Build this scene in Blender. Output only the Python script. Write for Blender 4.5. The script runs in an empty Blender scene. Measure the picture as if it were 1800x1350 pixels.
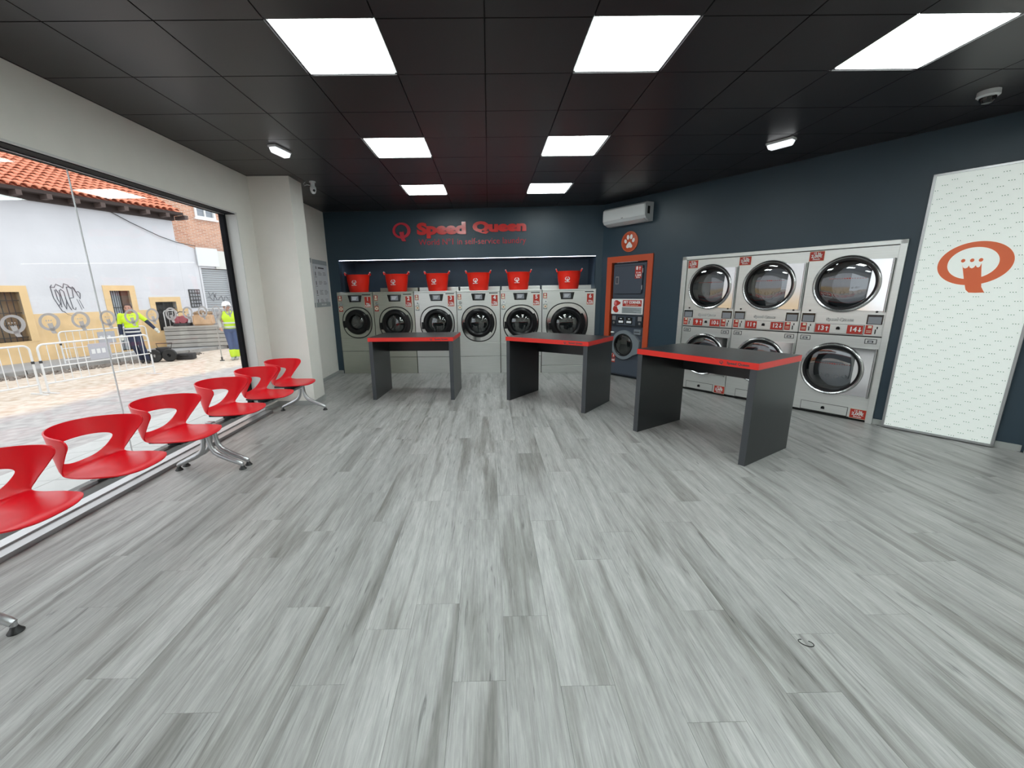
import bpy, bmesh, math, random
from mathutils import Vector, Matrix
C = bpy.context.scene.collection
R = math.radians
PI = math.pi
random.seed(7)

# ------------------------------------------------------------------ camera, world, light, exposure
cam_d = bpy.data.cameras.new('camera')
cam = bpy.data.objects.new('camera', cam_d); C.objects.link(cam)
cam_d.sensor_fit = 'HORIZONTAL'; cam_d.sensor_width = 36.0
cam_d.lens = 730.983 / 1800 * 36
cam_d.shift_x = 30.95 / 1800
cam_d.shift_y = 14.9 / 1800
cam_d.clip_end = 300
def _cam():
    yaw, pitch, roll = 0.0103046761, -0.235546345, -0.0148388606
    f = Vector((math.sin(yaw)*math.cos(pitch), math.cos(yaw)*math.cos(pitch), math.sin(pitch)))
    r = Vector((math.cos(yaw), -math.sin(yaw), 0)); u = r.cross(f)
    r2 = r*math.cos(roll)+u*math.sin(roll); u2 = -r*math.sin(roll)+u*math.cos(roll)
    m = Matrix.Identity(4)
    for i in range(3):
        m[i][0] = r2[i]; m[i][1] = u2[i]; m[i][2] = -f[i]
    m.translation = Vector((1.19628594, -2.69171047, 1.51))
    return m
cam.matrix_world = _cam()
bpy.context.scene.camera = cam

sc = bpy.context.scene
sc.view_settings.view_transform = 'Standard'
sc.view_settings.look = 'None'
sc.view_settings.gamma = 1.0
sc.view_settings.use_curve_mapping = False
sc.view_settings.exposure = 0.0

SKY = 2.3          # overcast daylight
PANEL = 17.0         # ceiling light panels
w = bpy.data.worlds.new('overcast_sky'); sc.world = w; w.use_nodes = True
nt = w.node_tree; nt.nodes.clear()
o_ = nt.nodes.new('ShaderNodeOutputWorld'); b_ = nt.nodes.new('ShaderNodeBackground')
tc = nt.nodes.new('ShaderNodeTexCoord'); sp = nt.nodes.new('ShaderNodeSeparateXYZ')
cr_ = nt.nodes.new('ShaderNodeValToRGB')
cr_.color_ramp.elements[0].color = (0.78, 0.82, 0.88, 1); cr_.color_ramp.elements[0].position = 0.0
cr_.color_ramp.elements[1].color = (1.0, 1.0, 1.0, 1); cr_.color_ramp.elements[1].position = 0.8
nt.links.new(tc.outputs['Generated'], sp.inputs[0]); nt.links.new(sp.outputs['Z'], cr_.inputs[0])
nt.links.new(cr_.outputs[0], b_.inputs[0]); b_.inputs[1].default_value = SKY
nt.links.new(b_.outputs[0], o_.inputs[0])

# ------------------------------------------------------------------ materials
def mat(name, col, rough=0.5, metal=0.0, spec=0.5, bump=0.0, bscale=40, var=0.0, vscale=6, emit=None, estr=0, coat=0.0, stretch=None, alpha=None, aniso=0):
    m = bpy.data.materials.new(name); m.use_nodes = True
    n = m.node_tree; p = n.nodes['Principled BSDF']
    p.inputs['Base Color'].default_value = (*col, 1); p.inputs['Roughness'].default_value = rough
    p.inputs['Metallic'].default_value = metal; p.inputs['Specular IOR Level'].default_value = spec
    if coat: p.inputs['Coat Weight'].default_value = coat; p.inputs['Coat Roughness'].default_value = 0.1
    if emit: p.inputs['Emission Color'].default_value = (*emit, 1); p.inputs['Emission Strength'].default_value = estr
    if alpha is not None: p.inputs['Alpha'].default_value = alpha
    if aniso: p.inputs['Anisotropic'].default_value = aniso
    if var or bump:
        t = n.nodes.new('ShaderNodeTexCoord'); mp = n.nodes.new('ShaderNodeMapping')
        if stretch: mp.inputs['Scale'].default_value = stretch
        n.links.new(t.outputs['Object'], mp.inputs[0])
    if var:
        ns = n.nodes.new('ShaderNodeTexNoise'); ns.inputs['Scale'].default_value = vscale; ns.inputs['Detail'].default_value = 6
        n.links.new(mp.outputs[0], ns.inputs['Vector'])
        mx = n.nodes.new('ShaderNodeMapRange'); mx.inputs['From Min'].default_value = 0.25; mx.inputs['From Max'].default_value = 0.75
        mx.inputs['To Min'].default_value = 1-var; mx.inputs['To Max'].default_value = 1+var
        n.links.new(ns.outputs['Fac'], mx.inputs['Value'])
        vm = n.nodes.new('ShaderNodeVectorMath'); vm.operation = 'SCALE'; vm.inputs[0].default_value = col
        n.links.new(mx.outputs[0], vm.inputs['Scale']); n.links.new(vm.outputs[0], p.inputs['Base Color'])
    if bump:
        ns2 = n.nodes.new('ShaderNodeTexNoise'); ns2.inputs['Scale'].default_value = bscale; ns2.inputs['Detail'].default_value = 4
        n.links.new(mp.outputs[0], ns2.inputs['Vector'])
        bp = n.nodes.new('ShaderNodeBump'); bp.inputs['Strength'].default_value = bump; bp.inputs['Distance'].default_value = 0.01
        n.links.new(ns2.outputs['Fac'], bp.inputs['Height']); n.links.new(bp.outputs[0], p.inputs['Normal'])
    return m

M = {}
M['wall_white'] = mat('painted_wall_white', (0.80, 0.775, 0.725), 0.6, bump=0.06, bscale=180, var=0.02)
M['wall_blue'] = mat('painted_wall_slate', (0.025, 0.048, 0.070), 0.42, bump=0.05, bscale=220, var=0.05, vscale=3)
M['niche_blue'] = mat('niche_slate', (0.075, 0.115, 0.165), 0.5, var=0.05)
M['base_grey'] = mat('baseboard_grey', (0.36, 0.37, 0.36), 0.45)
M['ceil'] = mat('ceiling_tile_black', (0.018, 0.0145, 0.0165), 0.34, spec=0.5, bump=0.03, bscale=300)
M['tbar'] = mat('ceiling_grid_black', (0.004, 0.004, 0.004), 0.6)
M['panel_on'] = mat('light_panel_diffuser', (0.9, 0.9, 0.9), 0.5, emit=(0.90, 1.0, 0.985), estr=PANEL)
M['panel_frame'] = mat('light_panel_frame', (0.55, 0.55, 0.55), 0.4)
M['strip_on'] = mat('led_strip', (0.9, 0.9, 0.95), 0.5, emit=(0.80, 0.84, 1.0), estr=9.0)
M['em_on'] = mat('emergency_diffuser', (0.8, 0.8, 0.8), 0.4, emit=(0.9, 0.93, 0.95), estr=0.9)
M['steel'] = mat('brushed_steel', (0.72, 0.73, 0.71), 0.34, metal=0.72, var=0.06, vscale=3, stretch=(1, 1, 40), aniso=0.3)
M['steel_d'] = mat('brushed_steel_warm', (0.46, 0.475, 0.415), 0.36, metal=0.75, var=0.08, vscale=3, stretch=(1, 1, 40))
M['steel_hi'] = mat('polished_steel', (0.74, 0.74, 0.74), 0.12, metal=1.0)
M['chrome'] = mat('chrome_trim', (0.62, 0.62, 0.63), 0.24, metal=1.0)
M['alu'] = mat('cast_aluminium', (0.50, 0.50, 0.51), 0.33, metal=0.9)
M['alu_sat'] = mat('satin_aluminium', (0.45, 0.45, 0.46), 0.33, metal=0.85)
M['blk'] = mat('black_plastic', (0.004, 0.004, 0.005), 0.28, spec=0.35)
M['blk_gl'] = mat('black_gloss', (0.006, 0.007, 0.008), 0.12)
M['seam'] = mat('dark_seam', (0.012, 0.013, 0.012), 0.7)
M['lcd'] = mat('lcd_screen', (0.10, 0.11, 0.12), 0.25, emit=(0.35, 0.38, 0.42), estr=0.22)
M['lcd_mark'] = mat('lcd_marks', (0.5, 0.5, 0.5), 0.3, emit=(0.7, 0.75, 0.8), estr=0.3)
M['red_lab'] = mat('red_label', (0.46, 0.028, 0.015), 0.45)
M['red_br'] = mat('red_sign', (0.62, 0.025, 0.025), 0.22, coat=0.4)
M['red_txt'] = mat('red_lettering', (0.50, 0.03, 0.05), 0.25, coat=0.3)
M['red_edge'] = mat('red_table_edge', (0.72, 0.022, 0.014), 0.35)
M['red_seat'] = mat('red_seat_plastic', (0.74, 0.006, 0.016), 0.30, spec=0.5, bump=0.02, bscale=400)
M['red_tub'] = mat('red_tub_plastic', (0.86, 0.020, 0.006), 0.38)
M['orange'] = mat('orange_frame_paint', (0.52, 0.075, 0.022), 0.45)
M['orange_logo'] = mat('orange_logo', (0.90, 0.17, 0.06), 0.4)
M['white'] = mat('white_print', (0.80, 0.80, 0.79), 0.45)
M['white_pl'] = mat('white_plastic', (0.62, 0.64, 0.66), 0.32)
M['cream'] = mat('cream_print', (0.75, 0.70, 0.55), 0.5)
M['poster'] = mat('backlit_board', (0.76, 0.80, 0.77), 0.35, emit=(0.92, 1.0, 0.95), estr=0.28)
M['dot'] = mat('poster_dots', (0.20, 0.23, 0.22), 0.5)
M['grey_pr'] = mat('grey_print', (0.32, 0.35, 0.36), 0.5)
M['dk_txt'] = mat('dark_print', (0.05, 0.05, 0.055), 0.5)
M['laminate'] = mat('charcoal_laminate', (0.016, 0.019, 0.021), 0.30, spec=0.45, bump=0.02, bscale=500)
M['lam_edge'] = mat('charcoal_laminate_edge', (0.050, 0.054, 0.062), 0.45)
M['navy'] = mat('navy_machine_paint', (0.060, 0.074, 0.100), 0.38)
M['navy_d'] = mat('navy_machine_dark', (0.020, 0.025, 0.034), 0.35)
M['gdoor'] = mat('grey_door_plastic', (0.20, 0.225, 0.25), 0.35)
M['foot'] = mat('black_rubber', (0.008, 0.008, 0.008), 0.45)
M['frame_blk'] = mat('window_frame_black', (0.006, 0.006, 0.008), 0.65, spec=0.15)
M['reveal'] = mat('window_reveal_white', (0.62, 0.62, 0.60), 0.5)
def frost_mat():
    m = bpy.data.materials.new('frosted_decal'); m.use_nodes = True; n = m.node_tree; n.nodes.clear()
    out = n.nodes.new('ShaderNodeOutputMaterial'); a = n.nodes.new('ShaderNodeMixShader'); b = n.nodes.new('ShaderNodeMixShader')
    d = n.nodes.new('ShaderNodeBsdfDiffuse'); t = n.nodes.new('ShaderNodeBsdfTranslucent'); tr = n.nodes.new('ShaderNodeBsdfTransparent')
    d.inputs[0].default_value = (.62, .60, .60, 1); t.inputs[0].default_value = (.80, .78, .78, 1); a.inputs[0].default_value = .45; b.inputs[0].default_value = .2
    n.links.new(d.outputs[0], a.inputs[1]); n.links.new(t.outputs[0], a.inputs[2]); n.links.new(a.outputs[0], b.inputs[1]); n.links.new(tr.outputs[0], b.inputs[2]); n.links.new(b.outputs[0], out.inputs[0])
    return m
M['frost'] = frost_mat()
M['frost_w'] = mat('frosted_decal_pale', (0.70, 0.70, 0.70), 0.6)

def glass_mat(name, tint=(0.95, 0.97, 0.97), refl=1.0, base_refl=0.0):
    m = bpy.data.materials.new(name); m.use_nodes = True; n = m.node_tree; n.nodes.clear()
    out = n.nodes.new('ShaderNodeOutputMaterial'); mx = n.nodes.new('ShaderNodeMixShader')
    tr = n.nodes.new('ShaderNodeBsdfTransparent'); gl = n.nodes.new('ShaderNodeBsdfGlossy'); lw = n.nodes.new('ShaderNodeLayerWeight'); lw.inputs['Blend'].default_value = 0.5
    pw_ = n.nodes.new('ShaderNodeMath'); pw_.operation = 'POWER'; pw_.inputs[1].default_value = 5.0; n.links.new(lw.outputs['Facing'], pw_.inputs[0])
    fr = n.nodes.new('ShaderNodeMath'); fr.operation = 'MULTIPLY_ADD'; fr.inputs[1].default_value = 0.96; fr.inputs[2].default_value = 0.035; n.links.new(pw_.outputs[0], fr.inputs[0])
    tr.inputs[0].default_value = (*tint, 1); gl.inputs['Roughness'].default_value = 0.02
    ad = n.nodes.new('ShaderNodeMath'); ad.operation = 'MULTIPLY_ADD'; ad.inputs[1].default_value = refl; ad.inputs[2].default_value = base_refl
    n.links.new(fr.outputs[0], ad.inputs[0]); n.links.new(ad.outputs[0], mx.inputs[0])
    n.links.new(tr.outputs[0], mx.inputs[1]); n.links.new(gl.outputs[0], mx.inputs[2]); n.links.new(mx.outputs[0], out.inputs[0])
    return m
M['glass'] = glass_mat('window_glass')
M['door_glass'] = glass_mat('machine_door_glass', (0.42, 0.45, 0.45), 1.3, 0.10)
M['dry_glass'] = glass_mat('dryer_door_glass', (0.50, 0.52, 0.55), 1.2, 0.14)
M['drum'] = mat('steel_drum', (0.42, 0.44, 0.46), 0.3, metal=0.6)
M['drum_w'] = mat('washer_drum', (0.10, 0.105, 0.11), 0.35, metal=0.5)
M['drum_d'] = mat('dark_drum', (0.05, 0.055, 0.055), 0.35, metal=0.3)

def plank_mat():
    m = bpy.data.materials.new('grey_oak_vinyl'); m.use_nodes = True; n = m.node_tree; p = n.nodes['Principled BSDF']
    L = n.links.new
    t = n.nodes.new('ShaderNodeTexCoord'); oi = n.nodes.new('ShaderNodeObjectInfo')
    at = n.nodes.new('ShaderNodeAttribute'); at.attribute_name = 'rnd'
    comb = n.nodes.new('ShaderNodeCombineXYZ')
    m1 = n.nodes.new('ShaderNodeMath'); m1.operation = 'MULTIPLY'; m1.inputs[1].default_value = 37.0
    m2 = n.nodes.new('ShaderNodeMath'); m2.operation = 'MULTIPLY'; m2.inputs[1].default_value = 91.0
    L(at.outputs['Fac'], m1.inputs[0]); L(at.outputs['Fac'], m2.inputs[0]); L(m1.outputs[0], comb.inputs[0]); L(m2.outputs[0], comb.inputs[1])
    add = n.nodes.new('ShaderNodeVectorMath'); add.operation = 'ADD'
    L(t.outputs['Object'], add.inputs[0]); L(comb.outputs[0], add.inputs[1])
    # broad streaks
    mp = n.nodes.new('ShaderNodeMapping'); mp.inputs['Scale'].default_value = (11.0, .85, 1); L(add.outputs[0], mp.inputs[0])
    n1 = n.nodes.new('ShaderNodeTexNoise'); n1.inputs['Scale'].default_value = 1.0; n1.inputs['Detail'].default_value = 5; n1.inputs['Distortion'].default_value = 0.6; L(mp.outputs[0], n1.inputs['Vector'])
    # fine grain
    mp2 = n.nodes.new('ShaderNodeMapping'); mp2.inputs['Scale'].default_value = (95.0, 4.0, 1); L(add.outputs[0], mp2.inputs[0])
    n2 = n.nodes.new('ShaderNodeTexNoise'); n2.inputs['Scale'].default_value = 1.0; n2.inputs['Detail'].default_value = 6; n2.inputs['Distortion'].default_value = 1.2; L(mp2.outputs[0], n2.inputs['Vector'])
    # cracks and knots
    mp3 = n.nodes.new('ShaderNodeMapping'); mp3.inputs['Scale'].default_value = (30.0, 2.3, 1); L(add.outputs[0], mp3.inputs[0])
    n3 = n.nodes.new('ShaderNodeTexNoise'); n3.inputs['Scale'].default_value = 1.0; n3.inputs['Detail'].default_value = 8; n3.inputs['Distortion'].default_value = 1.6; L(mp3.outputs[0], n3.inputs['Vector'])
    r1 = n.nodes.new('ShaderNodeValToRGB'); L(n1.outputs['Fac'], r1.inputs[0])
    r1.color_ramp.elements[0].position = 0.31; r1.color_ramp.elements[0].color = (0.225, 0.218, 0.205, 1)
    r1.color_ramp.elements[1].position = 0.62; r1.color_ramp.elements[1].color = (0.440, 0.436, 0.425, 1)
    e = r1.color_ramp.elements.new(0.47); e.color = (0.375, 0.370, 0.358, 1)
    r2 = n.nodes.new('ShaderNodeMapRange'); r2.inputs['From Min'].default_value = 0.3; r2.inputs['From Max'].default_value = 0.7
    r2.inputs['To Min'].default_value = 0.80; r2.inputs['To Max'].default_value = 1.12; L(n2.outputs['Fac'], r2.inputs['Value'])
    r3 = n.nodes.new('ShaderNodeMapRange'); r3.inputs['From Min'].default_value = 0.27; r3.inputs['From Max'].default_value = 0.37
    r3.inputs['To Min'].default_value = 0.52; r3.inputs['To Max'].default_value = 1.0; L(n3.outputs['Fac'], r3.inputs['Value'])
    mp5 = n.nodes.new('ShaderNodeMapping'); mp5.inputs['Scale'].default_value = (36.0, 5.0, 1); L(add.outputs[0], mp5.inputs[0])
    n5 = n.nodes.new('ShaderNodeTexNoise'); n5.inputs['Scale'].default_value = 1.0; n5.inputs['Detail'].default_value = 7; n5.inputs['Roughness'].default_value = .7; L(mp5.outputs[0], n5.inputs['Vector'])
    r5 = n.nodes.new('ShaderNodeMapRange'); r5.inputs['From Min'].default_value = 0.3; r5.inputs['From Max'].default_value = 0.7
    r5.inputs['To Min'].default_value = 0.80; r5.inputs['To Max'].default_value = 1.10; L(n5.outputs['Fac'], r5.inputs['Value'])
    r4 = n.nodes.new('ShaderNodeMapRange'); r4.inputs['To Min'].default_value = 0.87; r4.inputs['To Max'].default_value = 1.01; L(at.outputs['Fac'], r4.inputs['Value'])
    ml = n.nodes.new('ShaderNodeMath'); ml.operation = 'MULTIPLY'; L(r2.outputs[0], ml.inputs[0]); L(r3.outputs[0], ml.inputs[1])
    ml5 = n.nodes.new('ShaderNodeMath'); ml5.operation = 'MULTIPLY'; L(ml.outputs[0], ml5.inputs[0]); L(r5.outputs[0], ml5.inputs[1])
    ml2 = n.nodes.new('ShaderNodeMath'); ml2.operation = 'MULTIPLY'; L(ml5.outputs[0], ml2.inputs[0]); L(r4.outputs[0], ml2.inputs[1])
    vs = n.nodes.new('ShaderNodeVectorMath'); vs.operation = 'SCALE'; L(r1.outputs[0], vs.inputs[0]); L(ml2.outputs[0], vs.inputs['Scale'])
    L(vs.outputs[0], p.inputs['Base Color'])
    p.inputs['Roughness'].default_value = 0.36; p.inputs['Specular IOR Level'].default_value = 0.45
    bp = n.nodes.new('ShaderNodeBump'); bp.inputs['Strength'].default_value = 0.10; bp.inputs['Distance'].default_value = 0.004
    L(n2.outputs['Fac'], bp.inputs['Height']); L(bp.outputs[0], p.inputs['Normal'])
    return m
M['plank'] = plank_mat()

# ------------------------------------------------------------------ mesh helpers
class MB:
    def __init__(s): s.bm = bmesh.new()
    def box(s, x0, x1, y0, y1, z0, z1, bev=0.0, mtx=None):
        r = bmesh.ops.create_cube(s.bm, size=1.0); vs = r['verts']
        for v in vs:
            v.co = Vector((x0+(v.co.x+.5)*(x1-x0), y0+(v.co.y+.5)*(y1-y0), z0+(v.co.z+.5)*(z1-z0)))
        if bev > 0:
            es = list({e for v in vs for e in v.link_edges})
            rr = bmesh.ops.bevel(s.bm, geom=es, offset=bev, segments=2, profile=0.6, affect='EDGES')
            vs = list({v for f in rr['faces'] for v in f.verts} | {v for v in vs if v.is_valid})
        if mtx is not None:
            bmesh.ops.transform(s.bm, matrix=mtx, verts=[v for v in vs if v.is_valid])
        return s
    def prism(s, pts, y0, y1, holes=None):
        """pts: (x,z) outline extruded along y from y0 to y1"""
        a = [s.bm.verts.new((x, y0, z)) for x, z in pts]; b = [s.bm.verts.new((x, y1, z)) for x, z in pts]
        n = len(pts)
        for f in (a, list(reversed(b))):
            try: s.bm.faces.new(f)
            except ValueError: pass
        for i in range(n):
            s.bm.faces.new((a[(i+1) % n], a[i], b[i], b[(i+1) % n]))
        return s
    def poly3(s, pts, d):
        """pts: 3D polygon extruded by vector d"""
        d = Vector(d); a = [s.bm.verts.new(p) for p in pts]; b = [s.bm.verts.new(Vector(p)+d) for p in pts]; n = len(pts)
        s.bm.faces.new(a); s.bm.faces.new(list(reversed(b)))
        for i in range(n): s.bm.faces.new((a[(i+1) % n], a[i], b[i], b[(i+1) % n]))
        return s
    def ring2(s, outer, inner, y0, y1):
        """two matching (x,z) loops, band between them, extruded along y"""
        n = len(outer); V = s.bm.verts.new
        o0 = [V((x, y0, z)) for x, z in outer]; i0 = [V((x, y0, z)) for x, z in inner]
        o1 = [V((x, y1, z)) for x, z in outer]; i1 = [V((x, y1, z)) for x, z in inner]
        for i in range(n):
            j = (i+1) % n
            for q in ((o0[i], o0[j], i0[j], i0[i]), (o1[j], o1[i], i1[i], i1[j]), (o0[j], o0[i], o1[i], o1[j]), (i0[i], i0[j], i1[j], i1[i])):
                s.bm.faces.new(q)
        return s
    def cyl(s, p0, p1, r0, r1=None, seg=16, caps=True):
        p0 = Vector(p0); p1 = Vector(p1); r1 = r0 if r1 is None else r1
        ax = (p1-p0); L = ax.length
        if L < 1e-9: return s
        q = Vector((0, 0, 1)).rotation_difference(ax.normalized()).to_matrix().to_4x4()
        mt = Matrix.Translation((p0+p1)/2) @ q
        bmesh.ops.create_cone(s.bm, cap_ends=caps, segments=seg, radius1=r0, radius2=r1, depth=L, matrix=mt)
        return s
    def ball(s, c, r, sc3=(1, 1, 1), seg=16, rings=10, rot=None):
        mt = Matrix.Translation(c) @ (rot.to_4x4() if rot else Matrix.Identity(4)) @ Matrix.Diagonal((r*sc3[0], r*sc3[1], r*sc3[2], 1))
        bmesh.ops.create_uvsphere(s.bm, u_segments=seg, v_segments=rings, radius=1.0, matrix=mt)
        return s
    def tube(s, pts, r, seg=8, closed=False):
        pts = [Vector(p) for p in pts]; n = len(pts)
        rs = r if isinstance(r, (list, tuple)) else [r]*n
        loops = []; up = None
        for i, p in enumerate(pts):
            a = pts[i-1] if (i > 0 or closed) else p; b = pts[(i+1) % n] if (i < n-1 or closed) else p
            t = (b-a).normalized()
            if up is None:
                up = Vector((0, 0, 1)) if abs(t.z) < .9 else Vector((1, 0, 0))
            x = t.cross(up)
            if x.length < 1e-6: x = t.cross(Vector((0, 1, 0)))
            x.normalize(); y = x.cross(t).normalized(); up = y
            loops.append([s.bm.verts.new(p + (x*math.cos(2*PI*k/seg)+y*math.sin(2*PI*k/seg))*rs[i]) for k in range(seg)])
        m = n if closed else n-1
        for i in range(m):
            A = loops[i]; B = loops[(i+1) % n]
            for k in range(seg):
                s.bm.faces.new((A[k], A[(k+1) % seg], B[(k+1) % seg], B[k]))
        if not closed:
            s.bm.faces.new(list(reversed(loops[0]))); s.bm.faces.new(loops[-1])
        return s
    def lathe(s, prof, c=(0, 0, 0), axis='Y', seg=48, sx=1.0, sz=1.0, close=False):
        """prof: list of (radius, height-along-axis)"""
        loops = []
        for r, h in prof:
            if r < 1e-6:
                p = (c[0], c[1]+h, c[2]) if axis == 'Y' else (c[0], c[1], c[2]+h)
                loops.append([s.bm.verts.new(p)]); continue
            l = []
            for k in range(seg):
                a = 2*PI*k/seg
                if axis == 'Y': l.append(s.bm.verts.new((c[0]+r*math.cos(a)*sx, c[1]+h, c[2]+r*math.sin(a)*sz)))
                else: l.append(s.bm.verts.new((c[0]+r*math.cos(a)*sx, c[1]+r*math.sin(a)*sz, c[2]+h)))
            loops.append(l)
        pairs = list(zip(loops[:-1], loops[1:]))
        if close: pairs.append((loops[-1], loops[0]))
        for A, B in pairs:
            if len(A) == 1 and len(B) == 1: continue
            for k in range(seg):
                j = (k+1) % seg
                if len(A) == 1: s.bm.faces.new((A[0], B[j], B[k]))
                elif len(B) == 1: s.bm.faces.new((A[k], A[j], B[0]))
                else: s.bm.faces.new((A[k], A[j], B[j], B[k]))
        return s
    def build(s, name, m=None, parent=None, smooth=False, loc=None, rotz=None, angle=40):
        bmesh.ops.recalc_face_normals(s.bm, faces=s.bm.faces)
        me = bpy.data.meshes.new(name)
        if smooth:
            for f in s.bm.faces: f.smooth = True
            for e in s.bm.edges:
                if len(e.link_faces) == 2 and e.calc_face_angle(0) > R(angle): e.smooth = False
        s.bm.to_mesh(me); s.bm.free()
        if m is not None: me.materials.append(m if not isinstance(m, str) else M[m])
        o = bpy.data.objects.new(name, me); C.objects.link(o)
        if parent is not None: o.parent = parent
        if loc is not None: o.location = loc
        if rotz is not None: o.rotation_euler = (0, 0, rotz)
        return o

def tag(o, label=None, cat=None, group=None, kind=None):
    if label: o['label'] = label
    if cat: o['category'] = cat
    if group: o['group'] = group
    if kind: o['kind'] = kind
    return o
def thing(name, label, cat, loc=(0, 0, 0), rotz=0.0, group=None, kind=None):
    o = bpy.data.objects.new(name, None); C.objects.link(o); o.empty_display_size = 0.1
    o.location = loc; o.rotation_euler = (0, 0, rotz)
    return tag(o, label, cat, group, kind)
def dup(root, loc=None, rotz=None, label=None, group=None):
    def cp(o, par):
        c = o.copy(); C.objects.link(c)
        if par is not None: c.parent = par
        for ch in [x for x in o.children]: cp(ch, c)
        return c
    r = cp(root, None)
    if loc is not None: r.location = loc
    if rotz is not None: r.rotation_euler = (0, 0, rotz)
    if label: r['label'] = label
    if group: r['group'] = group
    return r

def text(body, size, name, m, parent, loc, ext=0.001, offset=0.0, sx=1.0, align='CENTER', rot=(PI/2, 0, 0), shear=0.0, spacing=1.0):
    cu = bpy.data.curves.new(name, 'FONT'); cu.body = body; cu.size = size; cu.extrude = ext; cu.offset = offset
    cu.align_x = align; cu.align_y = 'CENTER'; cu.shear = shear; cu.resolution_u = 3; cu.space_character = spacing
    to = bpy.data.objects.new(name, cu); C.objects.link(to)
    dg = bpy.context.evaluated_depsgraph_get()
    me = bpy.data.meshes.new_from_object(to.evaluated_get(dg))
    bpy.data.objects.remove(to); bpy.data.curves.remove(cu)
    me.transform(Matrix.Diagonal((sx, 1, 1, 1)))
    me.materials.clear(); me.materials.append(M[m] if isinstance(m, str) else m)
    o = bpy.data.objects.new(name, me); C.objects.link(o); o.location = loc; o.rotation_euler = rot
    if parent is not None: o.parent = parent
    return o

def text_fit(body, x0, x1, z0, z1, y, name, m, parent, ext=0.01, offset=0.0, font_size=0.25):
    o = text(body, font_size, name, m, parent, (0, y, 0), ext=ext, offset=offset)
    vs = [v.co for v in o.data.vertices]; ax0 = min(v.x for v in vs); ax1 = max(v.x for v in vs); ay0 = min(v.y for v in vs); ay1 = max(v.y for v in vs)
    kx = (x1-x0)/(ax1-ax0); kz = (z1-z0)/(ay1-ay0)
    for v in o.data.vertices: v.co.x = (v.co.x-ax0)*kx; v.co.y = (v.co.y-ay0)*kz
    o.location = (x0, y, z0); return o

def ell(cx, cz, rx, rz, n=40, tilt=0.0):
    out = []
    for k in range(n):
        a = 2*PI*k/n; x = rx*math.cos(a); z = rz*math.sin(a)
        out.append((cx+x*math.cos(tilt)-z*math.sin(tilt), cz+x*math.sin(tilt)+z*math.cos(tilt)))
    return out
def q_logo(mb, cx, cz, wd, y0, y1, n=40, dots=True):
    """ring with a crowned tail and three dots"""
    S = wd
    mb.ring2(ell(cx, cz, .5*S, .41*S, n, R(3)), ell(cx-.02*S, cz+.005*S, .340*S, .30*S, n, R(3)), y0, y1)
    t = [(-.155, -.01), (-.135, -.07), (-.105, -.09), (-.075, -.075), (-.06, -.035), (-.045, -.075), (-.015, -.092), (.012, -.075), (.028, -.035), (.045, -.07), (.068, -.08), (.088, -.06), (.098, .0),
         (.135, -.25), (.170, -.45), (.225, -.555), (.11, -.56), (.02, -.555), (-.03, -.50), (-.08, -.32)]
    mb.prism([(cx+x*S, cz+z*S) for x, z in t], y0-0.0004, y1)
    if dots:
        for x in (-.155, -.035, .08): mb.prism(ell(cx+x*S, cz+.06*S, .029*S, .034*S, 14), y0, y1)
    return mb
def rrect(x0, x1, z0, z1, r, n=5):
    out = []
    for cx, cz, a0 in ((x1-r, z1-r, 0), (x0+r, z1-r, 90), (x0+r, z0+r, 180), (x1-r, z0+r, 270)):
        for k in range(n+1):
            a = R(a0+90*k/n); out.append((cx+r*math.cos(a), cz+r*math.sin(a)))
    return out

# ------------------------------------------------------------------ room frame
ZC = 2.973
A1 = Vector((-1.787, 5.446)); B1 = Vector((3.25, 5.105)); E1 = Vector((5.84, 1.30))
d1 = (B1-A1).normalized(); a1 = math.atan2(d1.y, d1.x); L1 = (B1-A1).length
d2 = (E1-B1).normalized(); a2 = math.atan2(d2.y, d2.x); L2 = 5.13
XL = -1.81; XR = 6.10; YB = -5.0; YW = 2.70; YP = 3.05; XG = -1.97
P2 = B1 + d2*L2
def struct(o, label=None): o['kind'] = 'structure'; return o
def clip(poly, px, py, nx, ny):
    out = []; n = len(poly)
    for i in range(n):
        a = poly[i]; b = poly[(i+1) % n]
        da = (a[0]-px)*nx+(a[1]-py)*ny; db = (b[0]-px)*nx+(b[1]-py)*ny
        if da >= 0: out.append(a)
        if (da >= 0) != (db >= 0):
            t = da/(da-db); out.append((a[0]+t*(b[0]-a[0]), a[1]+t*(b[1]-a[1])))
    return out
def clip_room(poly, g=0.0):
    poly = clip(poly, XL+g, 0, 1, 0)
    poly = clip(poly, XR-g, 0, -1, 0) if poly else poly
    poly = clip(poly, 0, YB+g, 0, 1) if poly else poly
    if poly: poly = clip(poly, A1.x+d1.y*g, A1.y-d1.x*g, d1.y, -d1.x)
    if poly: poly = clip(poly, B1.x+d2.y*g, B1.y-d2.x*g, d2.y, -d2.x)
    return poly
def area(p):
    return abs(sum(p[i][0]*p[(i+1) % len(p)][1]-p[(i+1) % len(p)][0]*p[i][1] for i in range(len(p))))/2 if len(p) > 2 else 0
def not_pillar(x0, x1, y0, y1):
    return not (x1 < -1.295 and y0 > 3.05 and y1 < 3.415)

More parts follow.
